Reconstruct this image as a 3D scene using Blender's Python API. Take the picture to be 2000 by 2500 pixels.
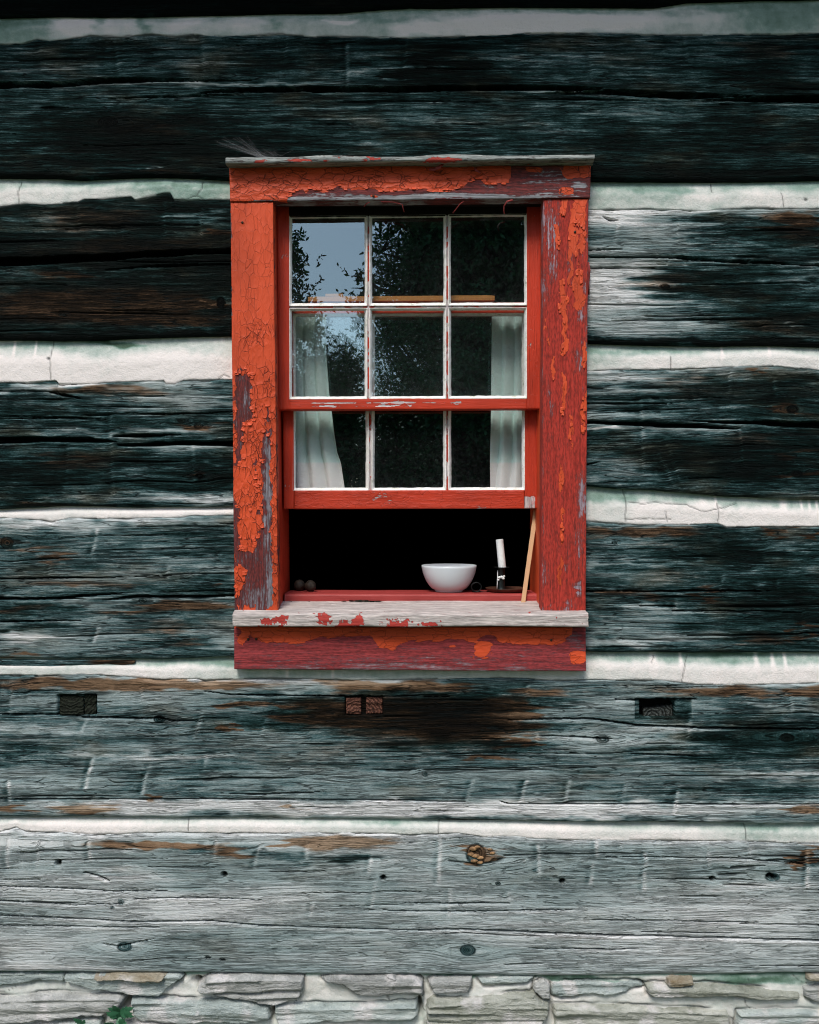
import bpy, math, random
import numpy as np
from mathutils import Vector

# ------------------------------------------------------------------ scene, camera, light
for o in list(bpy.data.objects): bpy.data.objects.remove(o, do_unlink=True)
S = bpy.context.scene
COL = S.collection
D = 2.2            # camera distance from the wall face (m); 1 photo px = 1 mm on the wall
EYE = 1.5
cam = bpy.data.cameras.new('camera'); co = bpy.data.objects.new('camera', cam); COL.objects.link(co)
co.location = (0, -D, EYE); co.rotation_euler = (math.radians(90), 0, 0)
cam.sensor_fit = 'VERTICAL'; cam.sensor_height = 24; cam.lens = 24 * D / 2.5
cam.clip_start = 0.05; cam.clip_end = 2000
S.camera = co
w = bpy.data.worlds.new('World'); S.world = w; w.use_nodes = True
nt = w.node_tree; bg = nt.nodes['Background']
sk = nt.nodes.new('ShaderNodeTexSky'); sk.sky_type = 'NISHITA'; sk.sun_disc = False
SUN_EL, SUN_AZ = math.radians(52), math.radians(196)
sk.sun_elevation = SUN_EL; sk.sun_rotation = SUN_AZ
sk.air_density = 1.0; sk.dust_density = 1.6; sk.ozone_density = 0.5
nt.links.new(sk.outputs[0], bg.inputs[0]); bg.inputs[1].default_value = 0.115
sun = bpy.data.lights.new('sun', 'SUN'); so = bpy.data.objects.new('sun', sun); COL.objects.link(so)
sun.energy = 1.5; sun.angle = math.radians(20); sun.color = (1, 0.975, 0.90)
dv = Vector((math.sin(SUN_AZ) * math.cos(SUN_EL), math.cos(SUN_AZ) * math.cos(SUN_EL), math.sin(SUN_EL)))
so.rotation_euler = dv.to_track_quat('Z', 'Y').to_euler(); so.location = dv * 20
S.view_settings.view_transform = 'Standard'; S.view_settings.look = 'None'
S.view_settings.gamma = 1.0; S.view_settings.use_curve_mapping = False
S.view_settings.exposure = 0.86
S.render.resolution_x = 819; S.render.resolution_y = 1024
S.render.engine = 'CYCLES'; S.cycles.filter_width = 1.1; S.render.filter_size = 1.1
S.cycles.max_bounces = 8; S.cycles.transparent_max_bounces = 24

# ------------------------------------------------------------------ numpy noise
def _h(ix, iy, s):
    h = (ix.astype(np.int64) * 374761393 + iy.astype(np.int64) * 668265263 + int(s) * 2246822519) & 0xffffffff
    h = ((h ^ (h >> 13)) * 1274126177) & 0xffffffff
    h = h ^ (h >> 16)
    return (h & 0xffff) / 65535.0
def vn(x, y, s=0):
    x = np.asarray(x, float); y = np.asarray(y, float); x, y = np.broadcast_arrays(x, y)
    ix = np.floor(x); iy = np.floor(y); fx = x - ix; fy = y - iy
    fx = fx * fx * (3 - 2 * fx); fy = fy * fy * (3 - 2 * fy)
    a = _h(ix, iy, s); b = _h(ix + 1, iy, s); c = _h(ix, iy + 1, s); d = _h(ix + 1, iy + 1, s)
    return (a * (1 - fx) + b * fx) * (1 - fy) + (c * (1 - fx) + d * fx) * fy
def fbm(x, y, s=0, o=4):
    t = 0; a = 1; n = 0
    for k in range(o):
        t = t + a * vn(x * 2 ** k, y * 2 ** k, s + 17 * k); n += a; a *= .5
    return t / n * 2 - 1
def sst(a, b, x):
    t = np.clip((x - a) / (b - a), 0, 1); return t * t * (3 - 2 * t)
def patches(px, py, lst, seed, warp=28, wv=9, streak=0):
    """soft blotches with broken outlines, in photo millimetres on the wall"""
    qx = px + warp * fbm(px / 70, py / 16, seed, 4) * 2; qy = py + wv * fbm(px / 60, py / 22, seed + 5, 4) * 2
    if streak: qx = qx + streak * (1.3 * (vn(px / 330, py / 11, seed + 7) - .5) + .9 * (vn(px / 160, py / 4.6, seed + 8) - .5))
    t = np.zeros_like(qx)
    for (cx, cy, sx, sy, a) in lst:
        t += a * np.exp(-(((qx - cx) / sx) ** 2) ** 1.5 - (((qy - cy) / sy) ** 2) ** 1.5)
    return t

# ------------------------------------------------------------------ object helpers
def Wp(px, py, y=0.0):
    k = (D + y) / D
    return (px - 1000) / 1000 * k, y, EYE + (1250 - py) / 1000 * k
def link(o, parent=None):
    COL.objects.link(o)
    if parent is not None: o.parent = parent
    return o
def tag(o, label=None, cat=None, group=None, kind=None):
    if label: o['label'] = label
    if cat: o['category'] = cat
    if group: o['group'] = group
    if kind: o['kind'] = kind
    return o
def empty(name, loc, label, cat, group=None):
    o = bpy.data.objects.new(name, None); o.empty_display_size = .05
    o.location = loc; link(o); return tag(o, label, cat, group)
def npmesh(name, V, F, mat, parent=None, attrs=None, smooth=True):
    """V (n,3) array in world space, F (m,4) or list"""
    me = bpy.data.meshes.new(name)
    V = np.asarray(V, np.float32)
    off = np.array(parent['_w'], np.float32) if parent is not None and '_w' in parent else np.zeros(3, np.float32)
    if isinstance(F, np.ndarray):
        k = F.shape[1]; m = F.shape[0]
        me.vertices.add(len(V)); me.vertices.foreach_set('co', (V - off).ravel())
        me.loops.add(m * k); me.loops.foreach_set('vertex_index', F.astype(np.int32).ravel())
        me.polygons.add(m); me.polygons.foreach_set('loop_start', np.arange(0, m * k, k, dtype=np.int32))
        me.polygons.foreach_set('loop_total', np.full(m, k, np.int32)); me.update(calc_edges=True)
    else:
        me.from_pydata([tuple(v) for v in (V - off)], [], F)
    if smooth: me.polygons.foreach_set('use_smooth', np.ones(len(me.polygons), bool))
    for k, a in (attrs or {}).items():
        a = np.asarray(a, np.float32)
        if a.ndim == 2:
            at = me.attributes.new(k, 'FLOAT_VECTOR', 'POINT'); at.data.foreach_set('vector', a.ravel())
        else:
            at = me.attributes.new(k, 'FLOAT', 'POINT'); at.data.foreach_set('value', a.ravel())
    me.validate(); me.update()
    if mat: me.materials.append(mat)
    o = bpy.data.objects.new(name, me); link(o, parent)
    return o
def root(name, loc, label, cat, group=None):
    o = empty(name, loc, label, cat, group); o['_w'] = list(loc); return o
def sub(name, parent, loc=None):
    """a part that itself carries sub-parts: an empty under its thing"""
    o = bpy.data.objects.new(name, None); o.empty_display_size = .03; link(o, parent)
    pw = np.array(parent['_w']); loc = np.array(loc if loc is not None else pw)
    o.location = loc - pw; o['_w'] = list(map(float, loc)); return o
def gridF(nu, nv):
    i = np.arange(nu * nv).reshape(nv, nu)
    return np.stack([i[:-1, :-1], i[1:, :-1], i[1:, 1:], i[:-1, 1:]], -1).reshape(-1, 4)
def box(name, lo, hi, mat, parent=None, bev=0.0, jit=0):
    (x0, y0, z0), (x1, y1, z1) = lo, hi
    V = [(x, y, z) for z in (z0, z1) for y in (y0, y1) for x in (x0, x1)]
    F = [(0, 2, 3, 1), (4, 5, 7, 6), (0, 1, 5, 4), (2, 6, 7, 3), (0, 4, 6, 2), (1, 3, 7, 5)]
    o = npmesh(name, V, F, mat, parent, smooth=False)
    if bev:
        m = o.modifiers.new('b', 'BEVEL'); m.width = bev; m.segments = 2
    return o

# ------------------------------------------------------------------ node helpers
class NT:
    def __init__(s, name):
        s.m = bpy.data.materials.new(name); s.m.use_nodes = True; s.t = s.m.node_tree; s.n = s.t.nodes
        s.bsdf = s.n['Principled BSDF']; s.out = s.n['Material Output']
    def L(s, a, b): s.t.links.new(a, b)
    def set(s, sock, v):
        if isinstance(v, bpy.types.NodeSocket): s.L(v, sock)
        elif isinstance(v, (tuple, list)) and len(v) == 3 and sock.type == 'RGBA': sock.default_value = (*v, 1)
        elif sock.type == 'RGBA' and not isinstance(v, (tuple, list)): sock.default_value = (v, v, v, 1)
        else: sock.default_value = v
    def attr(s, name, vec=False):
        a = s.n.new('ShaderNodeAttribute'); a.attribute_name = name
        return a.outputs['Vector'] if vec else a.outputs['Fac']
    def math(s, op, a, b=None, c=None, clamp=False):
        m = s.n.new('ShaderNodeMath'); m.operation = op; m.use_clamp = clamp
        s.set(m.inputs[0], a)
        if b is not None: s.set(m.inputs[1], b)
        if c is not None: s.set(m.inputs[2], c)
        return m.outputs[0]
    def scale(s, v, sc, off=(0, 0, 0)):
        m = s.n.new('ShaderNodeMapping'); s.L(v, m.inputs[0]); m.inputs['Scale'].default_value = sc
        m.inputs['Location'].default_value = off; return m.outputs[0]
    def noise(s, v, sc=1, det=4, rough=.55, dist=0, col=False):
        m = s.n.new('ShaderNodeTexNoise'); s.L(v, m.inputs['Vector']); m.inputs['Scale'].default_value = sc
        m.inputs['Detail'].default_value = det; m.inputs['Roughness'].default_value = rough
        m.inputs['Distortion'].default_value = dist; return m.outputs['Color' if col else 'Fac']
    def vor(s, v, sc=1, feat='DISTANCE_TO_EDGE', out=0):
        m = s.n.new('ShaderNodeTexVoronoi'); m.feature = feat; s.L(v, m.inputs['Vector']); m.inputs['Scale'].default_value = sc
        return m.outputs[out]
    def ramp(s, f, st, interp='LINEAR'):
        r = s.n.new('ShaderNodeValToRGB'); cr = r.color_ramp; cr.interpolation = interp
        while len(cr.elements) < len(st): cr.elements.new(.5)
        for e, (p, c) in zip(cr.elements, st):
            e.position = p; e.color = (*c, 1) if isinstance(c, (tuple, list)) else (c, c, c, 1)
        s.L(f, r.inputs[0]); return r.outputs[0]
    def mix(s, f, a, b, mode='MIX'):
        m = s.n.new('ShaderNodeMix'); m.data_type = 'RGBA'; m.blend_type = mode; m.clamp_factor = True
        s.set(m.inputs[0], f); s.set(m.inputs[6], a); s.set(m.inputs[7], b); return m.outputs[2]
    def mr(s, v, a, b, c=0., d=1.):
        m = s.n.new('ShaderNodeMapRange'); s.set(m.inputs[0], v); m.inputs[1].default_value = a; m.inputs[2].default_value = b
        m.inputs[3].default_value = c; m.inputs[4].default_value = d; m.interpolation_type = 'SMOOTHSTEP'; return m.outputs[0]
    def bump(s, h, dist=.002, strg=1., nrm=None):
        b = s.n.new('ShaderNodeBump'); s.L(h, b.inputs['Height']); b.inputs['Distance'].default_value = dist
        b.inputs['Strength'].default_value = strg
        if nrm is not None: s.L(nrm, b.inputs['Normal'])
        return b.outputs[0]
    def done(s, col=None, rough=.8, nrm=None, spec=.2):
        if col is not None: s.set(s.bsdf.inputs['Base Color'], col)
        s.set(s.bsdf.inputs['Roughness'], rough)
        s.bsdf.inputs['Specular IOR Level'].default_value = spec
        if nrm is not None: s.L(nrm, s.bsdf.inputs['Normal'])
        return s.m
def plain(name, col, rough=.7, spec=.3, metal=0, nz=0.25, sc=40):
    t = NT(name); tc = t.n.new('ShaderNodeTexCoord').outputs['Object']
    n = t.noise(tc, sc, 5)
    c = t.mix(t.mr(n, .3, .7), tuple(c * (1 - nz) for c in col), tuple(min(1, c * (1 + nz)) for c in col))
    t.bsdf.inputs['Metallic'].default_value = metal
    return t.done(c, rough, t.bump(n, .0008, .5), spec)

# ------------------------------------------------------------------ materials
def mat_wood(name='weathered_log_wood'):
    t = NT(name); g = t.attr('grain', True); tone = t.attr('tone'); br = t.attr('brown'); ck = t.attr('crack')
    n1 = t.noise(t.scale(g, (2.6, 42, 1)), 1, 6, .66)           # broad bands of the grain
    n5 = t.mr(t.noise(t.scale(g, (7, 105, 9)), 1, 5, .7), .30, .70)   # crisp ridges a few mm apart
    n2 = t.noise(t.scale(g, (22, 260, 3)), 1, 5, .75)           # fibres
    n3 = t.noise(t.scale(g, (140, 600, 7)), 1, 3, .7)
    n4 = t.noise(t.scale(g, (18, 26, 11)), 1, 6, .68)           # blotches
    def add(v, n, a): return t.math('MULTIPLY_ADD', t.math('SUBTRACT', n, .5), a, v)
    dv_ = add(add(add(add(add(0., n1, .62), n5, .30), n2, .75), n3, .42), n4, .34)
    v = t.math('MULTIPLY_ADD', dv_, t.mr(tone, .42, .76, 1., .17), tone)
    c = t.ramp(v, [(0.0, (.0003, .0020, .0015)), (.22, (.0013, .0068, .0058)), (.41, (.0115, .0350, .0350)), (.57, (.068, .124, .130)),
                   (.74, (.305, .370, .372)), (1.0, (.74, .735, .73))])
    # patches where the grey has an olive or brownish cast
    wn = t.noise(t.scale(g, (5, 16, 21)), 1, 4, .6)
    c = t.mix(t.math('MULTIPLY', t.mr(wn, .50, .72, 0, .75), t.mr(tone, .55, .8, 1, .35)), c, t.ramp(v, [(0, (.003, .003, .0018)), (.3, (.018, .018, .011)), (.5, (.07, .068, .048)), (.75, (.27, .26, .22)), (1, (.6, .57, .52))]))
    bm = add(add(add(br, n2, .9), n1, .9), n4, .7)
    bcol = t.ramp(v, [(0.0, (.0030, .0022, .0015)), (.3, (.016, .0095, .005)), (.5, (.062, .033, .017)), (.75, (.215, .125, .068)), (1, (.48, .35, .24))])
    c = t.mix(t.mr(bm, .15, 1.05, 0, .95), c, bcol)
    # thin dark fissures running with the grain
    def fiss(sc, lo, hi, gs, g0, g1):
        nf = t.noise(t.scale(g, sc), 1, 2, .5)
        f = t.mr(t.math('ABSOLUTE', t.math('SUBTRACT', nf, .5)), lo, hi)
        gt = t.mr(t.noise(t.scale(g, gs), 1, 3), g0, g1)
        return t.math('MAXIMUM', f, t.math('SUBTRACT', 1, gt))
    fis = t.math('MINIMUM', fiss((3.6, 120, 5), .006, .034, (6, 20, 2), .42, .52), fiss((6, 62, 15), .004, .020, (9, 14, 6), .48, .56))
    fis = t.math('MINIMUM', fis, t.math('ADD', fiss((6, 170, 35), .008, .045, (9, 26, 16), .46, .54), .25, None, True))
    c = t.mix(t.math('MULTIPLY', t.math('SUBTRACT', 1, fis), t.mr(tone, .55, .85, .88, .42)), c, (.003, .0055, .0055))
    c = t.mix(t.math('MULTIPLY', ck, .9), c, (.002, .0035, .0035))  # near-black painted into cracks, holes and deep pits for the shade of depth
    h = t.math('ADD', t.math('MULTIPLY', n2, .5), t.math('MULTIPLY', fis, .6))
    h = t.math('ADD', h, t.math('MULTIPLY', n1, .9)); h = t.math('ADD', h, t.math('MULTIPLY', n3, .25)); h = t.math('ADD', h, t.math('MULTIPLY', n5, .35))
    return t.done(c, t.mr(v, 0, 1, .75, .9), t.bump(h, .0055, 1.), .07)
def mat_mortar(name='lime_mortar'):
    t = NT(name); tc = t.n.new('ShaderNodeTexCoord').outputs['Object']; d = t.attr('dirt_shade'); ck = t.attr('crack')
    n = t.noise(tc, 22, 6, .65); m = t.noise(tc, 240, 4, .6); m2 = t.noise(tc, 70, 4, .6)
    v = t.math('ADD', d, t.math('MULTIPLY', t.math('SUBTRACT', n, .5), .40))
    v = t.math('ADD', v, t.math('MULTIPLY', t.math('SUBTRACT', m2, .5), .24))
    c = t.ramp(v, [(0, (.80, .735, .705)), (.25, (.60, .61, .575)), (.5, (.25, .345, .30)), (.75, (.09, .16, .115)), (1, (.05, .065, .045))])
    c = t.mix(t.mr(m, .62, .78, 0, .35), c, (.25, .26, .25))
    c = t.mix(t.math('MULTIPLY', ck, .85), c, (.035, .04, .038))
    h = t.math('ADD', t.math('MULTIPLY', m, .7), m2)
    return t.done(c, .9, t.bump(h, .0024, .7), .1)
def mat_paint(name, top, under, bare, gloss=.5, crackle=1.0, soft=(.36, .66)):
    t = NT(name); g = t.attr('grain', True); pa = t.attr('paint'); un = t.attr('under'); cr = t.attr('crackle')
    a = t.noise(t.scale(g, (42, 100, 1)), 1, 4, .65); b = t.noise(t.scale(g, (40, 420, 2)), 1, 4, .65); f = t.noise(t.scale(g, (12, 260, 5)), 1, 4, .6)
    big = t.noise(t.scale(g, (5, 12, 4)), 1, 3)
    wv = t.mix(.012, g, t.noise(t.scale(g, (60, 60, 60)), 1, 2, .5, 0, True), 'ADD')
    cells = t.vor(t.scale(wv, (34, 66, 1)), 1); fine = t.vor(t.scale(wv, (95, 190, 1)), 1)
    cid = t.vor(t.scale(wv, (34, 66, 1)), 1, 'F1', 'Color')
    gk = t.noise(t.scale(g, (22, 30, 9)), 1, 3)
    sep = t.n.new('ShaderNodeSeparateColor'); t.L(cid, sep.inputs[0])
    f1 = t.math('ADD', pa, t.math('MULTIPLY', t.math('SUBTRACT', a, .5), .7))
    f1 = t.math('ADD', f1, t.math('MULTIPLY', t.math('SUBTRACT', b, .5), .35))
    f1 = t.math('ADD', f1, t.math('MULTIPLY', t.math('SUBTRACT', sep.outputs[0], .5), .55))
    mk = t.mr(f1, .49, .52)
    d1 = t.noise(t.scale(g, (16, 190, 8)), 1, 4, .6); d2 = t.noise(t.scale(g, (90, 330, 3)), 1, 3, .6)
    f2 = t.math('MULTIPLY_ADD', t.math('SUBTRACT', d1, .5), 1.6, un)
    f2 = t.math('MULTIPLY_ADD', t.math('SUBTRACT', d2, .5), 1.1, f2)
    f2 = t.math('MULTIPLY_ADD', t.math('SUBTRACT', a, .5), .5, f2)
    mu = t.mr(f2, *soft)
    tv = t.mix(t.mr(big, .3, .7), tuple(c * .82 for c in top), tuple(min(1, c * 1.12) for c in top))
    sp = t.noise(t.scale(g, (9, 330, 31)), 1, 3, .6)
    tv = t.mix(t.mr(f, .58, .78, 0, .45), tv, tuple(c * .45 for c in top)); tv = t.mix(t.mr(sp, .62, .70, 0, .6), tv, tuple(c * .22 for c in top))
    pur = (under[0] * .62, under[1] * .92 + .002, under[2] * 1.0 + .003) if under[0] > 3 * under[1] else tuple(c * .85 for c in under)
    un_c = t.mix(t.mr(f2, .6, 1.15), pur, under)
    uv = t.mix(t.mr(t.math('MULTIPLY_ADD', d2, .5, t.math('MULTIPLY', f, .5)), .38, .62), t.mix(1., un_c, (.60, .60, .60), 'MULTIPLY'), t.mix(1., un_c, (1.25, 1.25, 1.25), 'MULTIPLY'))
    bv = t.ramp(t.math('ADD', t.math('MULTIPLY', f, .6), t.math('MULTIPLY', b, .5)), [(.25, tuple(c * .12 for c in bare)), (.5, tuple(c * .55 for c in bare)), (.75, tuple(min(1, c * 1.25) for c in bare))])
    c = t.mix(mu, bv, uv); c = t.mix(mk, c, tv)
    line = t.math('MULTIPLY', t.math('MULTIPLY', t.math('SUBTRACT', 1, t.mr(cells, .008, .034)), t.mr(gk, .34, .56)), cr)
    line2 = t.math('MULTIPLY', t.math('MULTIPLY', t.math('SUBTRACT', 1, t.mr(fine, .015, .07)), t.mr(cr, .3, 1.)), t.mr(gk, .48, .66))
    ln = t.math('MULTIPLY', t.math('MAXIMUM', line, t.math('MULTIPLY', line2, .6)), mk)
    c = t.mix(t.math('MULTIPLY', ln, .8 * crackle), c, tuple(c * .10 for c in under))
    h = t.math('MULTIPLY', mk, 1.3)
    h = t.math('SUBTRACT', h, t.math('MULTIPLY', ln, 1.3))
    curl = t.math('MULTIPLY', t.math('MULTIPLY', t.mr(cells, .0, .35, 1, 0), cr), mk)
    h = t.math('ADD', h, t.math('MULTIPLY', curl, .7)); h = t.math('ADD', h, t.math('MULTIPLY', mu, .25))
    h = t.math('ADD', h, t.math('MULTIPLY', f, t.mix(mk, .9, .45))); h = t.math('ADD', h, t.math('MULTIPLY', b, .25))
    return t.done(c, t.mix(mk, .85, gloss), t.bump(h, .0016, 1.), .25)
def mat_whitepaint():
    t = NT('old_white_putty'); tc = t.n.new('ShaderNodeTexCoord').outputs['Object']
    n = t.noise(tc, 60, 5, .65); m = t.noise(tc, 260, 4)
    c = t.ramp(n, [(.3, (.42, .43, .34)), (.42, (.74, .72, .66)), (.6, (.86, .82, .80))])
    c = t.mix(t.mr(m, .66, .74, 0, .8), c, (.22, .10, .08))
    return t.done(c, .6, t.bump(n, .002, .7), .3)
def mat_glass():
    t = NT('old_window_glass'); tc = t.n.new('ShaderNodeTexCoord').outputs['Object']
    n = t.noise(tc, 6, 2, .4); bp = t.bump(n, .0009, .3)
    ge = t.n.new('ShaderNodeNewGeometry'); vd = t.n.new('ShaderNodeVectorMath'); vd.operation = 'DOT_PRODUCT'
    t.L(ge.outputs['Incoming'], vd.inputs[0]); t.L(ge.outputs['Normal'], vd.inputs[1])
    cs_ = t.math('ABSOLUTE', vd.outputs['Value'])           # Schlick, the same from either face of the thin pane
    frv = t.math('MULTIPLY_ADD', t.math('POWER', t.math('SUBTRACT', 1, cs_, None, True), 5), .80, .20)
    gl = t.n.new('ShaderNodeBsdfGlossy'); gl.inputs['Roughness'].default_value = 0.0; t.L(bp, gl.inputs['Normal'])
    gl.inputs['Color'].default_value = (.76, .97, 1, 1)
    tr = t.n.new('ShaderNodeBsdfTransparent'); tr.inputs['Color'].default_value = (.98, .995, .985, 1)
    mx = t.n.new('ShaderNodeMixShader'); t.L(frv, mx.inputs[0]); t.L(tr.outputs[0], mx.inputs[1]); t.L(gl.outputs[0], mx.inputs[2])
    df = t.n.new('ShaderNodeBsdfDiffuse'); df.inputs['Color'].default_value = (.6, .65, .65, 1)
    m2 = t.n.new('ShaderNodeMixShader'); e = t.attr('dust')
    dn = t.noise(tc, 120, 5, .7)
    fac = t.math('MULTIPLY', e, t.mr(dn, .35, .75, .3, 1.6)); spk = t.mr(t.noise(tc, 420, 2), .76, .80, 0, .25)
    t.L(t.math('ADD', fac, spk), m2.inputs[0]); t.L(mx.outputs[0], m2.inputs[1]); t.L(df.outputs[0], m2.inputs[2])
    t.L(m2.outputs[0], t.out.inputs['Surface']); return t.m
def mat_cloth():
    t = NT('white_cotton'); tc = t.n.new('ShaderNodeTexCoord').outputs['Object']
    n = t.noise(tc, 500, 2); c = t.mix(t.attr('hem'), (.78, .97, .95), (.95, .96, .96))
    d = t.n.new('ShaderNodeBsdfDiffuse'); t.L(c, d.inputs[0]); t.L(t.bump(n, .0003, .3), d.inputs['Normal'])
    r = t.n.new('ShaderNodeBsdfTranslucent'); t.L(c, r.inputs[0])
    m = t.n.new('ShaderNodeMixShader'); m.inputs[0].default_value = .08
    t.L(d.outputs[0], m.inputs[1]); t.L(r.outputs[0], m.inputs[2]); t.L(m.outputs[0], t.out.inputs['Surface']); return t.m
def mat_stone(name, c0, c1, c2):
    t = NT(name); tc = t.n.new('ShaderNodeTexCoord').outputs['Object']
    oi = t.n.new('ShaderNodeObjectInfo').outputs['Random']
    n = t.noise(t.scale(tc, (16, 16, 90)), 1, 6, .68); m = t.noise(tc, 160, 5, .65); b = t.noise(tc, 14, 4)
    v = t.math('ADD', n, t.math('MULTIPLY', t.math('SUBTRACT', oi, .5), .25))
    c = t.ramp(v, [(.25, c0), (.5, c1), (.75, c2)])
    c = t.mix(t.mr(b, .5, .68, 0, .85), c, (.66, .63, .62))       # lime smeared over the face
    h = t.math('ADD', t.math('MULTIPLY', n, 1.5), t.math('MULTIPLY', m, .6))
    return t.done(c, .9, t.bump(h, .008, 1.), .15)
def mat_endgrain(name, lo, hi, c=(0, 0)):
    t = NT(name); tc = t.n.new('ShaderNodeTexCoord').outputs['Object']
    wv = t.n.new('ShaderNodeTexWave'); wv.wave_type = 'RINGS'; wv.rings_direction = 'Y'
    t.L(t.scale(tc, (1, 1, 1), (-c[0], 0, -c[1])), wv.inputs[0]); wv.inputs['Scale'].default_value = 38; wv.inputs['Distortion'].default_value = 6; wv.inputs['Detail Scale'].default_value = 2
    n = t.noise(tc, 300, 4); k = t.vor(tc, 90)
    c = t.mix(wv.outputs['Fac'], lo, hi); c = t.mix(t.mr(k, 0, .07, .95, 0), c, (.006, .005, .004)); c = t.mix(t.mr(n, .4, .7, 0, .5), c, lo)
    return t.done(c, .85, t.bump(t.math('ADD', wv.outputs['Fac'], k), .002, .8), .15)
def mat_barewood(name, lo, hi, rough=.6):
    t = NT(name); g = t.attr('grain', True)
    n = t.noise(t.scale(g, (6, 260, 1)), 1, 5); m = t.noise(t.scale(g, (3, 50, 1)), 1, 4)
    c = t.ramp(t.math('MULTIPLY_ADD', n, .5, t.math('MULTIPLY', m, .5)), [(.3, lo), (.7, hi)])
    return t.done(c, rough, t.bump(n, .0008, .6), .2)

M_WOOD = mat_wood(); M_MORT = mat_mortar()
ORANGE = (.585, .072, .022); RED = (.43, .036, .020); MAROON = (.145, .026, .023); BARE = (.36, .35, .37)
M_PL = mat_paint('flaking_orange_paint', ORANGE, MAROON, (.27, .25, .28), soft=(.25, .78))
M_PR = mat_paint('worn_red_paint', ORANGE, (.38, .034, .022), (.42, .33, .38), .5, soft=(.32, .68))
M_PH = mat_paint('crackled_head_paint', ORANGE, (.155, .030, .028), (.34, .34, .36), .5)
M_PA = mat_paint('washed_apron_paint', (.62, .075, .022), (.26, .036, .038), (.44, .34, .37), .55, soft=(.15, .85))
M_PS = mat_paint('red_sash_paint', (.48, .042, .018), (.55, .30, .30), (.70, .62, .62), .45, .25)
M_SILL = mat_paint('bare_sill_wood', (.42, .045, .035), (.42, .33, .31), (.66, .585, .55), .7, .1)
M_CAP = mat_paint('bare_cap_wood', (.40, .05, .035), (.10, .085, .08), (.36, .385, .37), .7, .2)
M_STOOL = mat_paint('stool_red_paint', (.36, .050, .045), (.30, .04, .035), (.4, .3, .3), .45, 0)
M_PUT = mat_whitepaint(); M_GLASS = mat_glass(); M_CLOTH = mat_cloth()
M_ST = [mat_stone('grey_ledge_stone', (.18, .215, .21), (.36, .41, .395), (.56, .60, .57)),
        mat_stone('olive_ledge_stone', (.13, .14, .105), (.33, .34, .29), (.54, .54, .49)),
        mat_stone('pinkish_ledge_stone', (.20, .205, .195), (.38, .385, .37), (.56, .56, .535)),
        mat_stone('tan_stone', (.20, .15, .09), (.32, .28, .21), (.46, .42, .34))]
M_DARKIN = plain('unlit_dark_interior', (.004, .004, .004), .95, .02)  # near-black walls put the unlit room's darkness into the colour
M_SOFFIT_SHADE = plain('soffit_shade_dark', (.012, .010, .009), .9, .1)  # shade under the window head put into a near-black wood colour
M_CORE = plain('wall_core_dark', (.01, .01, .01), .95, .05)

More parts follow.
